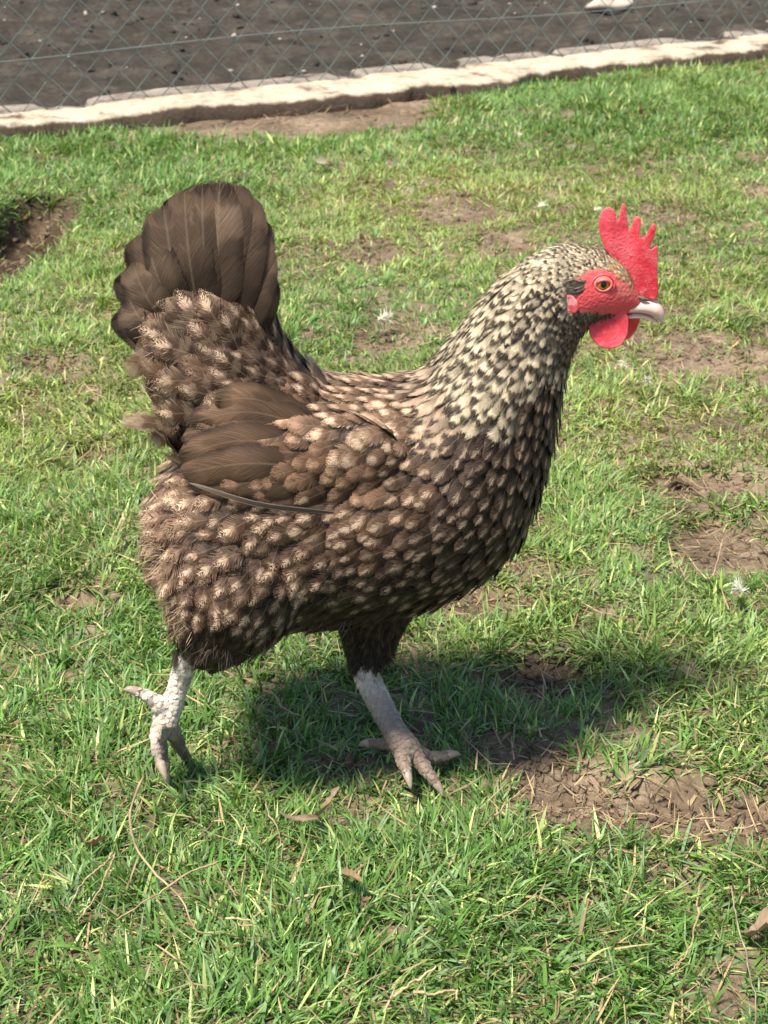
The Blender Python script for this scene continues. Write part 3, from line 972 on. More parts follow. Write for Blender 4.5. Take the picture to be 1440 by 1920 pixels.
# loose tufts standing out behind
for (a, t, w, br) in [((330, 800), (222, 790), .013, 1.6), ((300, 660), (236, 705), .018, 1.9), ((330, 800), (285, 838), .016, 1.5)]:
    pa, pt = P(*a, -.02), P(*t, -.012)
    big_feather('loose_feather', [pa, (pa + pt) / 2 + np.array([0, -.004, .003]), pt], w, unit([.1, -1, .35]), BROWN * br, CREAM * .7, (.5, .2, .5), .4, 'round')


# ---- fluff at the rim of the plumage
def fluff():
    V = []; Q = []; T = []; C = []
    o = 0
    zones = [((268, 900), (300, 1090), 520, (-1, .15), (.34, .25, .17)), ((290, 1080), (345, 1190), 260, (-.8, .8), (.22, .15, .10)), ((345, 1215), (470, 1235), 240, (-.3, 1), (.05, .035, .025)),
             ((470, 1205), (640, 1180), 260, (-.5, 1), (.11, .07, .048)), ((640, 1235), (740, 1240), 260, (-.1, 1), (.035, .024, .018)), ((270, 520), (300, 830), 160, (-1, .1), (.2, .13, .09))]
    for (p0, p1, n, d2, c) in zones:
        for i in range(int(n * .45)):
            q = rng.random(); px = p0[0] + (p1[0] - p0[0]) * q + rng.normal() * 9 + 14; py = p0[1] + (p1[1] - p0[1]) * q + rng.normal() * 9 - 6
            b, n0 = hit(px, py)
            if b is None: continue
            f = unit(np.array(d2) + .45 * rng.normal(size=2)); d3 = unit((RGT * f[0] - UPV * f[1]) + .25 * n0 + .2 * rng.normal(size=3))
            Lf = .006 + .010 * rng.random(); w = .00022 + .0002 * rng.random()
            s = unit(np.cross(d3, CAM - b) + .3 * rng.normal(size=3)); bend = .25 * rng.normal(size=3)
            for k in range(4):
                t = k / 3; p = b + d3 * Lf * t + bend * Lf * t * t * .5
                V += [p - s * w * (1 - .7 * t), p + s * w * (1 - .7 * t)]
            for k in range(3): Q.append((o + 2 * k, o + 2 * k + 1, o + 2 * k + 3, o + 2 * k + 2))
            cc = np.array(c) * (.6 + .9 * rng.random()); C += [(*cc, 1)] * 8; o += 8
    me = np_mesh('fluff', V, Q, None, {'col': np.array(C)})
    tag(link('fluff', me, M_STRAW, HEN), kind='stuff')


fluff()


# ---- head furniture
def mat_red():
    k = NT('comb_skin'); pos = k.pos(); n0 = k.noise(pos, 45, 3, .6); n1 = k.noise(pos, 190, 4, .65); n2 = k.noise(pos, 1100, 3)
    c = k.mix(k.smooth(n0, .35, .65), (.72, .045, .070, 1), (.92, .16, .20, 1))
    c = k.mix(k.smooth(n1, .50, .74), c, (.82, .20, .22, 1))
    c = k.mix(k.math('MULTIPLY', k.smooth(n2, .60, .72), .45), c, (.85, .45, .42, 1))
    k.set(k.b.inputs['Base Color'], c); k.b.inputs['Roughness'].default_value = .42; k.b.inputs['Specular IOR Level'].default_value = .45
    k.b.inputs['Subsurface Weight'].default_value = .45; k.b.inputs['Subsurface Radius'].default_value = (1, .2, .2); k.b.inputs['Subsurface Scale'].default_value = .004
    vo = k.n('TexVoronoi'); vo.inputs['Scale'].default_value = 560; k.set(vo.inputs['Vector'], pos)
    h = k.math('ADD', k.math('MULTIPLY', vo.outputs['Distance'], k.smooth(n0, .3, .7)), k.math('ADD', k.math('MULTIPLY', n1, 1.6), k.math('MULTIPLY', n2, .5)))
    k.bump(h, .55, .0009)
    tr = k.n('BsdfTranslucent'); k.set(tr.inputs[0], k.mix(1.0, c, (1.1, .9, .9, 1), 'MULTIPLY'))
    mx = k.n('MixShader'); mx.inputs[0].default_value = .30
    k.t.links.new(k.b.outputs[0], mx.inputs[1]); k.t.links.new(tr.outputs[0], mx.inputs[2]); k.t.links.new(mx.outputs[0], k.out.inputs[0])
    return k.m


M_RED = mat_red()


def slab(name, outline_px, Y, thick, voxel=.0007, bendf=None, mat=M_RED, it=5, densify=3):
    """a fleshy leaf: outline on the plane y = Y, rounded through its thickness"""
    pts = [P(x, y, Y) for x, y in outline_px]
    n = len(pts)
    me0 = bpy.data.meshes.new('t'); bm = bmesh.new()
    vs = [bm.verts.new(p) for p in pts]
    f = bm.faces.new(vs)
    bmesh.ops.triangulate(bm, faces=[f], ngon_method='EAR_CLIP')
    bm.verts.ensure_lookup_table(); bm.verts.index_update()
    tr = [tuple(v.index for v in ff.verts) for ff in bm.faces]; bm.free(); bpy.data.meshes.remove(me0)
    A = [(p[0], p[1] - thick / 2, p[2]) for p in pts]; B = [(p[0], p[1] + thick / 2, p[2]) for p in pts]
    F = list(tr) + [tuple(i + n for i in reversed(t)) for t in tr] + [(i, (i + 1) % n, (i + 1) % n + n, i + n) for i in range(n)]
    S = Parts(); S.add(A + B, F); me = S.melt(name, voxel, it)
    if bendf:
        c = np.empty(len(me.vertices) * 3); me.vertices.foreach_get('co', c); c = c.reshape(-1, 3)
        c = bendf(c); me.vertices.foreach_set('co', c.ravel()); me.update()
    return link(name, me, mat, HEN)


COMB = [(1134, 466), (1128, 448), (1124, 433), (1123, 418), (1124.5, 405), (1129, 394), (1136, 388), (1143, 387), (1151, 392), (1154, 400), (1154, 409), (1157, 416), (1160, 406), (1163, 393), (1165, 384), (1168, 380), (1172, 383), (1174, 395), (1176, 412),
        (1178, 430), (1180, 434), (1185, 424), (1189, 411), (1193, 406), (1199, 406), (1201, 413), (1199, 430), (1197, 440), (1200, 444), (1206, 444), (1213, 438), (1219, 424), (1223, 418), (1229, 419), (1229, 428), (1225, 442), (1218, 455), (1217, 465), (1221, 465), (1227, 460), (1231.5, 459), (1232.5, 472), (1232, 490),
        (1231.5, 513), (1233, 535), (1233, 549), (1228, 559), (1212, 558), (1195, 552), (1180, 540), (1168, 512), (1155, 490), (1142, 476)]
zc = P(1170, 500)[2]


def comb_bend(c):
    z = (c[:, 2] - zc)
    k = np.clip(1.35 - z / .03 * .55, .62, 1.9)
    c[:, 1] = c[:, 1] * k + .0012 * np.sin(c[:, 0] * 260) * np.clip(z / .03, 0, 1) - .001
    return c


slab('comb', COMB, 0.0, .0038, .0005, comb_bend, it=2)


def ell(cx, cy, rx, ry, n=36, pw=1.0):
    return [(cx + rx * math.cos(a), cy + ry * math.sin(a)) for a in np.linspace(0, 2 * math.pi, n, endpoint=False)]


WAT = [(1118, 585), (1108, 598), (1104, 612), (1105, 626), (1112, 638), (1124, 647), (1140, 651), (1156, 648), (1168, 640), (1176, 626), (1179, 608), (1178, 594), (1172, 584), (1158, 578), (1138, 578)]
slab('wattle', WAT, -.0125, .0042, .0006, lambda c: np.column_stack([c[:, 0], c[:, 1] - .004 * np.clip((P(1140, 590, -.0125)[2] - c[:, 2]) / .02, 0, 1) ** 1.5 + .002, c[:, 2]]), it=6)
WAT2 = [(1135, 590), (1128, 606), (1128, 622), (1136, 636), (1150, 643), (1166, 643), (1182, 635), (1193, 620), (1199, 602), (1200, 588), (1192, 578), (1172, 574), (1150, 578)]
slab('wattle', WAT2, .0105, .0042, .0006, lambda c: np.column_stack([c[:, 0], c[:, 1] + .004 * np.clip((P(1140, 590, .0105)[2] - c[:, 2]) / .02, 0, 1) ** 1.5, c[:, 2]]), it=6)

M_BEAK = None
def mat_beak():
    k = NT('beak_horn'); pos = k.pos(); n1 = k.noise(pos, 160, 4, .6); n2 = k.noise(pos, 60, 2)
    c = k.mix(n1, (.64, .40, .33, 1), (.80, .60, .52, 1)); c = k.mix(k.smooth(n2, .60, .68), c, (.25, .15, .12, 1))
    k.set(k.b.inputs['Base Color'], c); k.b.inputs['Roughness'].default_value = .38
    k.bump(n1, .2, .0008); return k.m


M_BEAK = mat_beak()


def beak(name, top, bot, wid):
    A = spline([P(*p) for p in top], 22); B = spline([P(*p) for p in bot], 22); w = spline([[x] for x in wid], 22)[:, 0]
    N = 14; V = []; F = []
    for i in range(22):
        c = (A[i] + B[i]) / 2; h = (A[i] - B[i]) / 2
        for j in range(N):
            a = 2 * math.pi * j / N
            V.append(c + h * math.cos(a) + np.array([0, 1, 0]) * max(.0004, w[i]) * math.sin(a) * (1 - .25 * math.cos(a)))
    for i in range(21):
        for j in range(N):
            a = i * N + j; b = i * N + (j + 1) % N; F.append((a, b, b + N, a + N))
    F.append(tuple(range(N - 1, -1, -1))); F.append(tuple(21 * N + j for j in range(N)))
    return link(name, py_mesh(name, V, F), M_BEAK, HEN)


ub = beak('upper_beak', [(1184, 553), (1204, 556), (1221, 560), (1236, 566), (1244, 579), (1246, 592), (1243, 605)], [(1172, 583), (1192, 583), (1208, 586), (1222, 592), (1232, 598), (1238, 604), (1241, 607)], [.0105, .0088, .0072, .0058, .0040, .0022, .0006])
beak('lower_beak', [(1172, 580), (1192, 582), (1208, 586), (1222, 593), (1235, 602)], [(1176, 592), (1192, 592), (1207, 594), (1221, 600), (1235, 605)], [.0092, .0078, .0062, .0046, .0014])
# nostril under its flap
M_DARKSKIN = mat_plain('dark_skin', (.10, .085, .08), .5, .4, .4, 500)
for sg in (-1, 1):
    V, F = [], []
    p = P(1206, 560, -.0062); p[1] = sg * .0062
    S = Parts(); S.add(*tube([p + np.array([-.0045, 0, .0016]), p, p + np.array([.004, sg * -.0008, -.0014])], [.0006, .0016, .0007], 10))
    me = S.melt('nostril', .0005, 2); link('nostril', me, M_DARKSKIN, HEN)


def disc_sphere(name, c, nrm, r, depth, mat, parent, seg=20, rings=8):
    """domed cap facing nrm"""
    nrm = unit(nrm); s = unit(np.cross(nrm, [0, 0, 1.])); u = np.cross(s, nrm); V = [tuple(c + nrm * depth)]; F = []
    for i in range(1, rings + 1):
        a = math.pi / 2 * i / rings
        for j in range(seg):
            b = 2 * math.pi * j / seg
            V.append(tuple(c + nrm * depth * math.cos(a) + (s * math.cos(b) + u * math.sin(b)) * r * math.sin(a)))
    for j in range(seg): F.append((0, 1 + j, 1 + (j + 1) % seg))
    for i in range(rings - 1):
        for j in range(seg):
            a = 1 + i * seg + j; b = 1 + i * seg + (j + 1) % seg; F.append((a, a + seg, b + seg, b))
    return link(name, py_mesh(name, V, F), mat, parent)


k = NT('eye_iris'); k.set(k.b.inputs['Base Color'], k.mix(k.noise(k.pos(), 900, 3), (.26, .07, .012, 1), (.55, .20, .035, 1))); k.b.inputs['Roughness'].default_value = .06; M_IRIS = k.m
k = NT('eye_pupil'); k.b.inputs['Base Color'].default_value = (.004, .003, .003, 1); k.b.inputs['Roughness'].default_value = .04; M_PUPIL = k.m
k = NT('eyelid_skin'); k.set(k.b.inputs['Base Color'], k.mix(k.noise(k.pos(), 700, 3), (.55, .10, .08, 1), (.70, .22, .17, 1))); k.b.inputs['Roughness'].default_value = .5; M_LID = k.m
e0, en = hit(1131, 533)
EY = None
for sg in (-1, 1):
    c = e0.copy(); n = unit(en * np.array([.6, 1, .5])); n = unit([.10, -1, .10])
    if sg > 0: c[1] = -c[1]; n = n * np.array([1, -1, 1])
    eye = disc_sphere('eye', c - n * .0012, n, .0046, .0026, M_IRIS, HEN)
    disc_sphere('pupil', c + n * .0002, n, .0027, .00138, M_PUPIL, eye)
    s = unit(np.cross(n, [0, 0, 1.])); u = np.cross(s, n)
    for rr, tr, sx, hgt_, nm in ((.0045, .0008, 1.14, .0003, 'eyelid'), (.0062, .0007, 1.15, -.0003, 'eye_wrinkle')):
        pts = [c + n * (hgt_ + .0004 * math.cos(2 * b)) + s * rr * sx * math.cos(b) + u * rr * .92 * math.sin(b) for b in np.linspace(0, 2 * math.pi, 33)]
        link(nm, py_mesh(nm, *tube(pts, tr, 8, False)), M_LID if nm == 'eyelid' else BODY_ME.materials[0] if False else M_LID if nm == 'eyelid' else M_RED, eye)

for sg in (-1, 1):
    c = e0.copy(); n = unit([.10, -1, .10])
    if sg > 0: c[1] = -c[1]; n = n * np.array([1, -1, 1])
    s = unit(np.cross(n, [0, 0, 1.])); u = np.cross(s, n)
    if u[2] < 0: u = -u
    for q, (rr, tr) in enumerate(((.0037, .0011), (.0044, .0010))):
        pts = [c + n * (.0011 - .0007 * q - .0006 * math.cos(b) ** 2) + s * rr * 1.12 * math.cos(b) + u * rr * .80 * math.sin(b) for b in np.linspace(.25, math.pi - .25, 20)]
        link('upper_eyelid', py_mesh('upper_eyelid', *tube(pts, tr * np.sin(np.linspace(.35, math.pi - .35, 20)), 8)), M_LID if q == 0 else M_RED, HEN)

# ear tuft and lobe
def ear():
    for sg in (-1, 1):
        b = Plume()
        for i in range(44):
            px, py = 1094 - 26 * rng.random(), 526 + 24 * rng.random()
            h, n = hit(px, py)
            if h is None: continue
            d = unit(RGT * -1 - UPV * (.35 + .3 * rng.normal())); d = unit(d - n * (d @ n))
            C = np.array([h + d * .0085 * t + n * (.0004 + .0012 * t) for t in np.linspace(-.3, .7, 5)])
            if sg > 0: C[:, 1] *= -1
            nn = n * np.array([1, -sg * -1 if sg < 0 else -1, 1]) if sg > 0 else n
            S = np.cross(np.broadcast_to(nn, C.shape), np.gradient(C, axis=0)); S /= np.linalg.norm(S, axis=1)[:, None]
            g = np.array([.15, .12, .095]) * (.35 + 2.2 * rng.random() ** 2)
            b.add(C, S, np.broadcast_to(nn, C.shape), .0020, 'lance', (*g, .7), (*g * .4, 1), (.5, .2, 0, rng.random()))
        tag(link('ear_tuft', Plume.mesh('ear_tuft', b.items), M_FEATHER, HEN), kind='stuff')
        LO = [(1060, 550), (1056, 560), (1058, 572), (1063, 582), (1070, 588), (1080, 586), (1086, 576), (1082, 564), (1074, 554)]
        h, n = hit(1070, 570)
        o = slab('earlobe', LO, h[1] + .0009, .0028, .0005, (lambda c: c * np.array([1, -1, 1])) if sg > 0 else None, M_LOBE, 6)


k = NT('earlobe_skin'); k.set(k.b.inputs['Base Color'], k.mix(k.smooth(k.noise(k.pos(), 130, 3), .38, .62), (.60, .06, .08, 1), (.72, .30, .33, 1))); k.b.inputs['Roughness'].default_value = .5; M_LOBE = k.m
ear()

# ---- claws and leg scales
M_CLAW = mat_plain('claw', (.30, .23, .18), .45, .4, .4, 300)
for a, b in TOES:
    d = unit(b - a)
    pts = [b - d * .004, b + d * .003 + np.array([0, 0, -.0005]), b + d * .0075 + np.array([0, 0, -.003])]
    link('claw', py_mesh('claw', *tube(spline(pts, 7), [.0036, .0034, .003, .0025, .0019, .0012, .0004], 8)), M_CLAW, HEN)


def scales():
    tri = np.array([p.vertices[:] for p in BODY_ME.polygons]); m = leg_m[tri].all(1)
    tri = tri[m]; cen = co[tri].mean(1); a, b, c, d = (co[tri[:, i]] for i in range(4))
    nr = np.cross(c - a, d - b); nr /= np.linalg.norm(nr, axis=1)[:, None] + 1e-12
    order = rng.permutation(len(cen)); kept = []; V = []; F = []; o = 0
    for i in order:
        p = cen[i]
        if kept and (((np.array(kept) - p) ** 2).sum(1) < .0034 ** 2).any(): continue
        kept.append(p); n = nr[i]; dn = unit(np.array([0, 0, -1.]) - n * -n[2]); s = np.cross(n, dn)
        w = .0020 * (1 + .2 * rng.normal()); h = .0021
        ring = [(-1, -.5), (-.6, -1), (.6, -1), (1, -.5), (.9, .5), (.4, 1), (-.4, 1), (-.9, .5)]
        for (x, y) in ring:
            q = p + s * w * x + dn * h * y
            loc, n2, _, _ = BVH.find_nearest(Vector(q)); V.append(tuple(np.array(loc) + np.array(n2) * (.0001 + .0005 * (y + 1) / 2)))
        V.append(tuple(p + n * .0007)); F += [(o + 8, o + k, o + (k + 1) % 8) for k in range(8)]; o += 9
    me = py_mesh('leg_scales', V, F)
    nv2 = len(V); c = np.tile((.72, .64, .54, 1.), (nv2, 1)).astype(np.float32); c[:, :3] *= (.8 + .3 * np.repeat(rng.random(nv2 // 9), 9))[:, None]
    me.attributes.new('col', 'FLOAT_COLOR', 'POINT').data.foreach_set('color', c.ravel())
    zc_ = np.zeros((nv2, 4), np.float32); zc_[:, 0] = 1
    me.attributes.new('zone', 'FLOAT_COLOR', 'POINT').data.foreach_set('color', zc_.ravel())
    tag(link('leg_scales', me, BODY_ME.materials[0], HEN), kind='stuff')


scales()


# ------------------------------------------------------------------ grass
def blades(base, az, L, lean, curve, W, col, seg=3, wob=None):
    """numpy blades: bend over from base; returns verts, quads, tris, colours"""
    n = len(base); ts = np.linspace(0, 1, seg + 1)
    hx, hy = np.cos(az), np.sin(az)
    tw = az + math.pi / 2 + (rng.random(n) - .5) * 1.6
    sx, sy = np.cos(tw), np.sin(tw)
    V = []; C = []
    ang0 = lean; ang1 = lean + curve
    pos = base.copy(); prev = 0
    for k, t in enumerate(ts):
        if k:
            a = ang0 + (ang1 - ang0) * (t - .5 / seg)
            st = (L / seg)
            pos = pos + np.stack([hx * np.sin(a) * st, hy * np.sin(a) * st, np.cos(a) * st], -1)
        w = W * .5 * (.75 + .5 * t if t < .45 else (1 - t) / .55 * .97 + .02)
        sz = .25 * w * np.sin(az * 7)
        off = np.stack([sx * w, sy * w, sz], -1)
        shade = 1.0
        if k < seg:
            V += [pos - off, pos + off]; C += [col * shade, col * shade]
        else:
            V += [pos]; C += [col * shade]
    m = 2 * seg + 1
    V = np.stack(V, 1).reshape(-1, 3); C = np.stack(C, 1).reshape(-1, 3)
    o = (np.arange(n) * m)[:, None]
    Q = np.concatenate([np.stack([o[:, 0] + 2 * k, o[:, 0] + 2 * k + 1, o[:, 0] + 2 * k + 3, o[:, 0] + 2 * k + 2], -1) for k in range(seg - 1)])
    T = np.stack([o[:, 0] + 2 * seg - 2, o[:, 0] + 2 * seg - 1, o[:, 0] + 2 * seg], -1)
    return V, Q, T, np.column_stack([C, np.ones(len(C))])


def scatter(y0, y1, dens):
    """tuft centres in the seen wedge, with a margin"""
    ymid = np.linspace(y0, y1, 60); half = .26 * (ymid + 1.05) + .22
    area = np.trapezoid(2 * half, ymid) if hasattr(np, 'trapezoid') else np.trapz(2 * half, ymid)
    n = int(area * dens * 1.6)
    y = y0 + (y1 - y0) * rng.random(n); hm = .26 * (y1 + 1.05) + .22
    x = (rng.random(n) * 2 - 1) * hm
    ok = np.abs(x) < .26 * (y + 1.05) + .22
    return x[ok], y[ok]


TOE_PTS = [t for q, ab in enumerate(TOES) if q not in (3, 6) for t in ab] + [P(762, 1405, -.028)]


def grow_grass():
    out = []
    bands = [(-.48, .05, 8800, 15, 4, .92), (.05, .6, 8600, 16, 3, .92), (.6, 1.6, 6800, 16, 3, 1.0), (1.6, 3.3, 5200, 15, 2, 1.15), (None, 0, 34000, 9, 2, 1.7)]
    total = 0
    for (y0, y1, dens, per, seg, wid) in bands:
        if y0 is None:                       # coarser turf beyond the sides of the view
            x = (rng.random(dens) * 2 - 1) * 2.4; y = -.9 + 4.4 * rng.random(dens)
            o_ = (np.abs(x) > .26 * (y + 1.05) + .21) | (y < -.47); x, y = x[o_], y[o_]
        else:
            x, y = scatter(y0, y1, dens)
        b, _ = bare_amount(x, y)
        thin = fbm(x * 11 + 40, y * 11, 3, 3)
        keepp = (1 - b) * np.clip(.92 + (thin - .40) * 2.4, .40, 1)
        along = (x - KA[0]) * KD[0] + (y - KA[1]) * KD[1]
        a0 = (G(230, 225)[:2] - KA[:2]) @ KD; a1 = (G(780, 180)[:2] - KA[:2]) @ KD; am = (a0 + a1) / 2
        strip = .20 * np.clip(1.15 - ((along - am) / (a1 - a0) * 2) ** 2, 0, 1) + (fbm(x * 12, y * 12, 2, 2) - .5) * .10
        ok = (rng.random(len(x)) < keepp) & (kerb_dist(x, y) < -.012 - np.clip(strip, 0, 1))
        x, y, b = x[ok], y[ok], b[ok]
        n = len(x)
        yel = fbm(x * 3.1 + 9, y * 3.1 + 4, 4, 3)                       # broad patches of drier turf
        pxy = proj(np.column_stack([x, y, 0 * x]))
        lush = np.exp(-(((pxy[:, 0] - 150) / 420) ** 2 + ((pxy[:, 1] - 300) / 90) ** 2)) + np.exp(-(((pxy[:, 0] - 1150) / 420) ** 2 + ((pxy[:, 1] - 190) / 75) ** 2)) \
            + .7 * np.exp(-(((pxy[:, 0] - 500) / 700) ** 2 + ((pxy[:, 1] - 1750) / 220) ** 2)) + .5 * np.exp(-(((pxy[:, 0] - 1200) / 250) ** 2 + ((pxy[:, 1] - 1330) / 120) ** 2))
        dry = np.exp(-(((pxy[:, 0] - 980) / 480) ** 2 + ((pxy[:, 1] - 420) / 170) ** 2)) + .7 * np.exp(-(((pxy[:, 0] - 1250) / 260) ** 2 + ((pxy[:, 1] - 780) / 220) ** 2)) + .35 * np.exp(-(((pxy[:, 0] - 120) / 260) ** 2 + ((pxy[:, 1] - 800) / 260) ** 2))
        flow = (fbm(x * 6, y * 6, 5, 2) - .5) * 14
        cnt = np.maximum(2, rng.poisson(per, n)); i = np.repeat(np.arange(n), cnt); N = len(i)
        rad = .009 * np.sqrt(rng.random(N)); aa = rng.random(N) * 2 * math.pi
        bx, by = x[i] + rad * np.cos(aa), y[i] + rad * np.sin(aa)
        bz = height(bx, by) - .002
        az = np.where(rng.random(N) < .55, flow[i] + rng.normal(size=N) * .9, aa + rng.normal(size=N) * .7)
        tall = np.clip(.75 + .8 * (fbm(x * 7 + 80, y * 7, 0, 3) - .45) + .30 * lush - .22 * dry, .45, 1.5)
        L = (.0145 + .021 * rng.random(N) ** 1.4) * tall[i] * (1 - .35 * b[i])
        lean = np.abs(rng.normal(size=N)) * .62 + .12
        curve = rng.random(N) * 1.9
        lay = rng.random(N) < .36; lean = np.where(lay, .9 + .5 * rng.random(N), lean)
        for tp in TOE_PTS:
            dd = (bx - tp[0]) ** 2 + (by - tp[1] + .012) ** 2
            L = L * (1 - .15 * np.exp(-dd / .018 ** 2))
        W = (.0012 + .0019 * rng.random(N) ** 1.5) * wid * (.85 + .35 * rng.random(n))[i]
        g1 = np.array([.118, .240, .052]); g2 = np.array([.300, .375, .105]); g3 = np.array([.200, .315, .145]); g4 = np.array([.46, .53, .20])
        f = np.clip((yel[i] - .40) * 1.5 + .50 * dry[i] - .35 * lush[i] + .22 * rng.normal(size=N), 0, 1)[:, None]
        c = g1 * (1 - f) + g2 * f
        r = rng.random(N)[:, None]
        c = np.where(r < .20, g3 * (1 - .5 * f) + .5 * f * g2, c); c = np.where(r > .90, g4, c)
        dead = rng.random(N) < (.045 + .26 * np.clip(dry[i] + b[i] - .4 * lush[i], 0, 1))
        straw = np.array([.42, .32, .17]) * (.6 + .7 * rng.random((N, 1)))
        c = np.where(dead[:, None], straw, c)
        lean = np.where(dead, lean + .45, lean)
        c = c * (.62 + .70 * rng.random((N, 1))) * (.80 + .40 * rng.random((n, 1)))[i]
        out.append(blades(np.column_stack([bx, by, bz]), az, L, lean, curve, W, c, seg)); total += N
    V = []; Q = []; T = []; C = []; o = 0
    for v, q, t, c in out:
        V.append(v); Q.append(q + o); T.append(t + o); C.append(c); o += len(v)
    print('blades', total, 'tris', sum(len(q) * 2 for q in Q) + sum(len(t) for t in T))
    me = np_mesh('grass', np.concatenate(V), np.concatenate(Q), np.concatenate(T), {'col': np.concatenate(C)})
    o = link('grass', me, M_GRASS)
    tag(o, 'short green lawn grass with thin dry patches', 'grass', kind='stuff')


grow_grass()


def thatch():
    """dead fibres and short straw in the turf and on the bare soil"""
    n = 40000
    y = -.45 + 3.4 * rng.random(n) ** 1.5; x = (rng.random(n) * 2 - 1) * (.26 * (y + 1.05) + .2)
    b, _ = bare_amount(x, y)
    pxy = proj(np.column_stack([x, y, 0 * x]))
    ok = (rng.random(n) < np.clip(.38 + 2.4 * b * (1 - b) + .6 * b, 0, 1)) & (kerb_dist(x, y) < -.05)
    x, y = x[ok], y[ok]; N = len(x)
    L = .010 + .028 * rng.random(N) ** 2
    base = np.column_stack([x, y, height(x, y) + .001 + .014 * rng.random(N) ** 2])
    c = np.array([.34, .25, .145]) * (.4 + .9 * rng.random((N, 1))); c = np.where(rng.random((N, 1)) < .25, c * np.array([.5, .42, .4]), c)
    v, q, t, cc = blades(base, rng.random(N) * 6.283, L, 1.25 + .28 * rng.random(N), .35 * rng.normal(size=N), .0009 + .0008 * rng.random(N), c, 3)
    o = link('dry_straw', np_mesh('dry_straw', v, q, t, {'col': cc}), M_STRAW)
    tag(o, 'short dead straw and fibres scattered over the turf', 'straw', kind='stuff')


thatch()


# pebbles and clods beyond the fence and crumbs on the lawn's bare soil
def pebbles(name, n, where, label, cat, r0, r1, mat):
    V = []; F = []; o = 0
    ico = [(0, 0, 1)] + [(.894 * math.cos(k * 1.2566), .894 * math.sin(k * 1.2566), .447) for k in range(5)] + [(.894 * math.cos(k * 1.2566 + .628), .894 * math.sin(k * 1.2566 + .628), -.447) for k in range(5)] + [(0, 0, -1)]
    fc = [(0, 1 + k, 1 + (k + 1) % 5) for k in range(5)] + [(1 + k, 6 + k, 1 + (k + 1) % 5) for k in range(5)] + [(1 + (k + 1) % 5, 6 + k, 6 + (k + 1) % 5) for k in range(5)] + [(11, 6 + (k + 1) % 5, 6 + k) for k in range(5)]
    cs = []
    for i in range(n):
        w = where()
        if w is None: continue
        x, y, z = w; r = r0 + (r1 - r0) * rng.random() ** 3
        sc = r * (1 + .35 * rng.normal(size=3)) * np.array([1, 1, .65]); rot = Matrix.Rotation(rng.random() * 6.28, 3, 'Z')
        for p in ico:
            q = np.array(rot @ Vector(np.array(p) * sc * (1 + .18 * rng.normal())))
            V.append((x + q[0], y + q[1], z + q[2] + r * .15))
        F += [tuple(a + o for a in f) for f in fc]; o += 12
    me = py_mesh(name, V, F, True)
    tag(link(name, me, mat), label, cat, kind='stuff')


def in_yard():
    y = 1.9 + 2.6 * rng.random(); x = -1.3 + 3.0 * rng.random()
    if kerb_dist(x, y) < .17: return None
    return x, y, float(yard_h(np.array([x]), np.array([y]))[0])


def on_bare():
    c = _bare[rng.integers(len(_bare))]; x = c[0] + c[2] * rng.normal() * .6; y = c[1] + c[3] * rng.normal() * .6
    if kerb_dist(x, y) > -.03: return None
    return x, y, float(height(np.array([x]), np.array([y]))[0])


pebbles('clods', 1500, in_yard, 'dark clods of moist earth beyond the fence', 'earth', .002, .011, M_YARD)
pebbles('yard_grit', 260, in_yard, 'pale grit scattered on the dark yard', 'gravel', .002, .007, mat_plain('grit', (.34, .30, .25), .8, .3, .5, 90))
pebbles('soil_crumbs', 3600, on_bare, 'crumbs of dry soil on the bare patches', 'soil', .0012, .006, M_SOIL)


# ------------------------------------------------------------------ small separate things
def gz(px, py, up=0.0):
    p = G(px, py)
    for _ in range(4): p = G(px, py, float(height(np.array([p[0]]), np.array([p[1]]))[0]) + up)
    return p


M_DOWN = mat_blade('down', .8, .35, .1)


def downy(px, py, size, label, grey=.0):
    p = gz(px, py, .027)
    V = []; Q = []; C = []; o = 0
    az0 = rng.random() * 6.28
    for i in range(90):
        a = az0 + rng.normal() * .55; el = .25 + .4 * rng.normal(); org = np.array([math.cos(az0), math.sin(az0), 0]) * size * (rng.random() - .7) * .9
        d = np.array([math.cos(a) * math.cos(el), math.sin(a) * math.cos(el), math.sin(el)]); L = size * (.4 + .6 * rng.random())
        s = unit(np.cross(d, rng.normal(size=3))); w = size * .05; bend = rng.normal(size=3) * .35
        for k in range(5):
            t = k / 4; q = org + d * L * .75 * t + bend * L * 1.6 * t * t * .5; V += [q - s * w * (1 - .6 * t), q + s * w * (1 - .6 * t)]
        for k in range(4): Q.append((o + 2 * k, o + 2 * k + 1, o + 2 * k + 3, o + 2 * k + 2))
        c = .86 * (1 - grey * (rng.random() < .5)) * (.8 + .3 * rng.random()); C += [(c, c * .97, c * .93, 1)] * 10; o += 10
    ob = link('downy_feather', np_mesh('downy_feather', V, Q, None, {'col': np.array(C)}), M_DOWN)
    ob.location = p
    tag(ob, label, 'feather', 'downy feathers lying on the lawn')


downy(1016, 384, .012, 'white fluffy feather on the grass left of the hen comb')
downy(1119, 393, .009, 'small white feather right behind the hen comb')
downy(1170, 682, .012, 'creamy white feather on grass just under the red wattles', .1)
downy(1214, 712, .011, 'grey and white downy feather on grass below the beak', .65)
downy(722, 597, .016, 'white feather on the grass above the hen back', .1)
downy(768, 356, .010, 'pale grey feather on grass midway between tail and comb', .5)
downy(1386, 1102, .012, 'white feather upright by the bare patch at the far right edge', .45)
downy(845, 156, .010, 'white feather in the grass beside the concrete kerb', .1)
downy(975, 252, .007, 'tiny white feather in the far lush grass', .0)


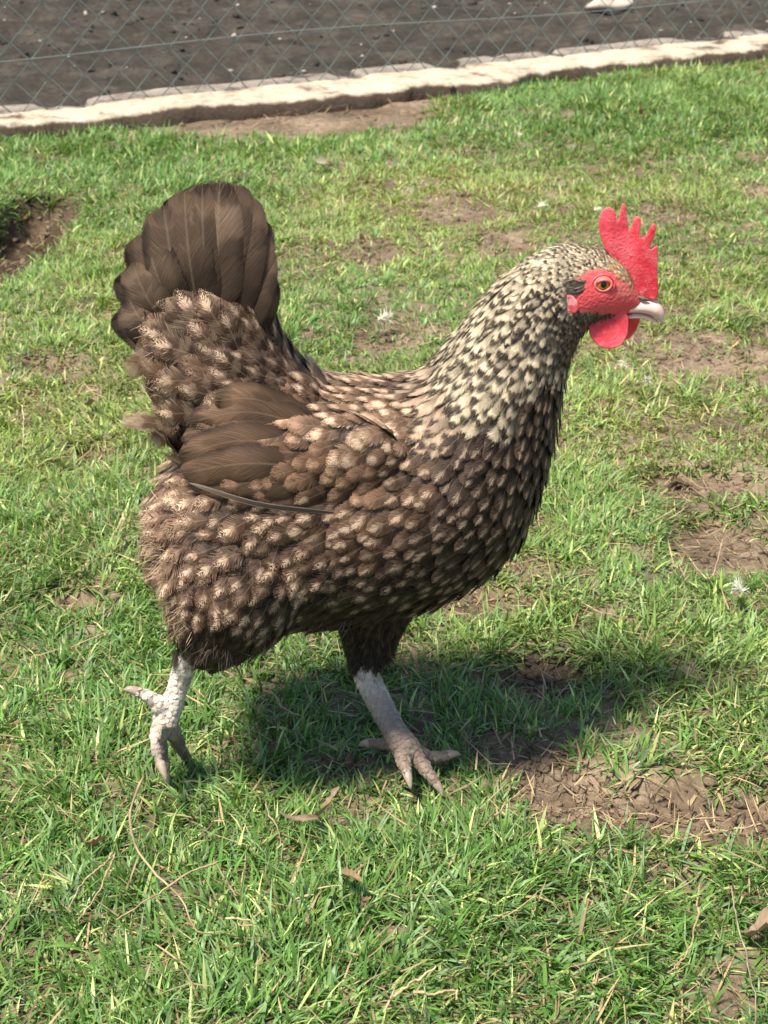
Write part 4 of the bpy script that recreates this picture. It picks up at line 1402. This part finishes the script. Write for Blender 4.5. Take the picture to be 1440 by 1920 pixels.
def dry_leaf(px, py, L, W, az, col, label, up=.02, curlv=.5):
    p = gz(px, py, up * .8); ph = rng.random() * 6; n, m = 12, 5; V = []; Q = []; C = []
    for i in range(n):
        t = i / (n - 1); w = W * .5 * math.sin(math.pi * (t * .92 + .04)) ** .7 * (.85 + .3 * rng.random())
        for j in range(m):
            u = j / (m - 1) * 2 - 1
            L_ = L; V.append(((t - .5) * L_, u * w * (.93 + .14 * rng.random()) + .10 * L * math.sin(t * 3.1 + ph), 1.6 * curlv * w * u * u + u * w * .9 * math.sin(t * 4 + ph) + .10 * L * math.sin(t * 5 + ph) + rng.normal() * .0007)); c = np.array(col) * (.8 + .4 * rng.random()); C.append((*c * .58, 1))
    i = np.arange(n * m).reshape(n, m); Q = np.stack([i[:-1, :-1], i[:-1, 1:], i[1:, 1:], i[1:, :-1]], -1).reshape(-1, 4)
    o = link('dry_leaf', np_mesh('dry_leaf', V, Q, None, {'col': np.array(C)}), M_STRAW)
    o.location = p; o.rotation_euler = (.3 * rng.normal(), .25 * rng.normal(), az)
    tag(o, label, 'leaf', 'dead leaves on the lawn')


dry_leaf(682, 450, .022, .010, 1.9, (.36, .25, .15), 'upright tan dead leaf on grass above the hen back')
dry_leaf(610, 308, .028, .012, .1, (.52, .46, .33), 'pale curled dead leaf on grass right of the tail top')
dry_leaf(606, 1508, .030, .007, .5, (.40, .28, .19), 'long brown dead leaf in the grass between the hen feet', .03)
dry_leaf(560, 1530, .026, .006, -.1, (.34, .24, .17), 'thin flat brown dead leaf left of the long one', .03)
dry_leaf(660, 1640, .026, .008, 2.2, (.42, .29, .18), 'ragged orange-brown dead leaf in the near grass', .03)
dry_leaf(683, 1690, .020, .007, 1.4, (.38, .26, .16), 'torn brown dead leaf just below the ragged orange-brown one', .028)
dry_leaf(170, 756, .014, .010, .4, (.40, .28, .17), 'small crumpled brown leaf on grass left of the hen', .02)
dry_leaf(1205, 212, .030, .016, 1.5, (.36, .24, .15), 'brown dead leaf in the lush grass near the kerb at right', .03)
dry_leaf(172, 1578, .016, .012, .8, (.44, .32, .19), 'crumpled straw-brown leaf in grass below the rear foot', .02)
dry_leaf(1240, 808, .016, .007, .2, (.50, .36, .2), 'small tan leaf on the grass right of the breast', .02)
dry_leaf(1275, 912, .026, .009, .1, (.16, .11, .07), 'dark brown leaf lying in the hollow right of the hen', .006)
dry_leaf(1425, 1735, .024, .014, .5, (.44, .31, .22), 'crumpled brown leaf by the lower right edge', .02)


def stem(px_pts, up, r, col, label):
    pts = [gz(x, y, u * .95) for (x, y), u in zip(px_pts, up)]
    sp = spline(pts, 26) + np.cumsum(rng.normal(size=(26, 3)) * .0005, 0)
    V, F = tube(sp, np.linspace(r, r * .5, 26) * (.62 + .38 * rng.random(26)), 6)
    me = py_mesh('dry_stalk', V, F); c = np.array([(*(np.array(col) * (.65 + .65 * vv)), 1) for vv in np.repeat(rng.random(26), 6)], np.float32)
    me.attributes.new('col', 'FLOAT_COLOR', 'POINT').data.foreach_set('color', c.ravel())
    tag(link('dry_stalk', me, M_STRAW), label, 'stem', 'dry stems lying in the grass')


ST = (.40, .29, .17)
stem([(270, 1455), (252, 1510), (262, 1590), (300, 1650), (345, 1690), (362, 1735), (382, 1762), (418, 1762)], [.03, .035, .034, .03, .03, .026, .024, .02], .0011, (.36, .27, .16), 'long wavy dry stem running down the grass below the rear foot')
stem([(410, 1618), (340, 1650), (270, 1695), (218, 1732)], [.036, .034, .033, .03], .0010, ST, 'straight dry stem crossing the long wavy stem')
stem([(212, 1598), (165, 1640), (118, 1698)], [.034, .034, .030], .0010, ST, 'dry stem slanting at left beside the crumpled leaf')
stem([(218, 1600), (185, 1665), (140, 1725)], [.034, .033, .030], .0009, ST, 'dry stem just right of the slanting one at left')
stem([(422, 1720), (452, 1724), (466, 1738), (440, 1742)], [.032, .034, .032, .03], .0009, (.48, .36, .2), 'small hooked pale stem in the near grass')
stem([(736, 1866), (780, 1838), (820, 1815)], [.034, .034, .034], .0013, (.5, .38, .22), 'thick pale straw at the bottom centre, slanting up')
stem([(776, 1862), (820, 1852), (862, 1848), (866, 1862)], [.034, .035, .034, .03], .0012, (.5, .37, .21), 'pale straw bent at its end at the bottom centre')
stem([(925, 1530), (960, 1495), (998, 1455)], [.02, .022, .024], .0009, ST, 'straw leaning across the bare hollow right of the front foot')
stem([(1325, 1558), (1380, 1560), (1438, 1558)], [.008, .008, .008], .0010, (.45, .34, .22), 'flat straw on the bare soil at the right edge')
stem([(490, 1280), (530, 1325), (570, 1352)], [.034, .034, .03], .0008, (.36, .27, .18), 'thin brown stem in the grass between the legs')
stem([(1372, 1660), (1385, 1740), (1410, 1830), (1415, 1915)], [.034, .034, .03, .03], .0008, (.30, .24, .17), 'thin dark stem upright near the lower right edge')
stem([(1310, 1700), (1300, 1770), (1258, 1820)], [.03, .03, .026], .0009, ST, 'dry stem slanting in the lower right grass')
stem([(500, 1500), (525, 1560), (530, 1610)], [.034, .034, .03], .0008, (.30, .23, .16), 'thin brown stem left of the long brown leaf')
stem([(1090, 1130), (1140, 1150), (1165, 1160)], [.03, .03, .026], .0008, ST, 'short straw in the grass below the breast at right')
stem([(1290, 1040), (1330, 1085), (1350, 1020), (1370, 1000)], [.008, .012, .014, .01], .0008, (.5, .36, .22), 'looped straw on the bare patch at the right edge')
stem([(40, 760), (48, 800), (44, 835)], [.026, .028, .024], .0009, (.5, .38, .24), 'upright pale straw at the left edge level with the wing')

# stone beyond the fence
def stone():
    c = G(1142, 8, .03); S = Parts()
    V = []; F = []; nu, nv_ = 14, 20
    for i in range(nu + 1):
        a = math.pi * i / nu
        for j in range(nv_):
            b = 2 * math.pi * j / nv_; r = 1 + .16 * math.sin(3 * b + 2 * a) + .1 * math.cos(5 * a + b)
            V.append((c[0] + .055 * r * math.sin(a) * math.cos(b), c[1] + .04 * r * math.sin(a) * math.sin(b), c[2] + .026 * math.cos(a) * r))
    for i in range(nu):
        for j in range(nv_):
            a = i * nv_ + j; b = i * nv_ + (j + 1) % nv_; F.append((a, b, b + nv_, a + nv_))
    S.add(V, F); me = S.melt('stone', .004, 2)
    tag(link('stone', me, mat_plain('pale_stone', (.42, .35, .29), .9, .2, .4, 40, .5)), 'pale rounded stone on the dark yard behind the fence', 'stone')


stone()
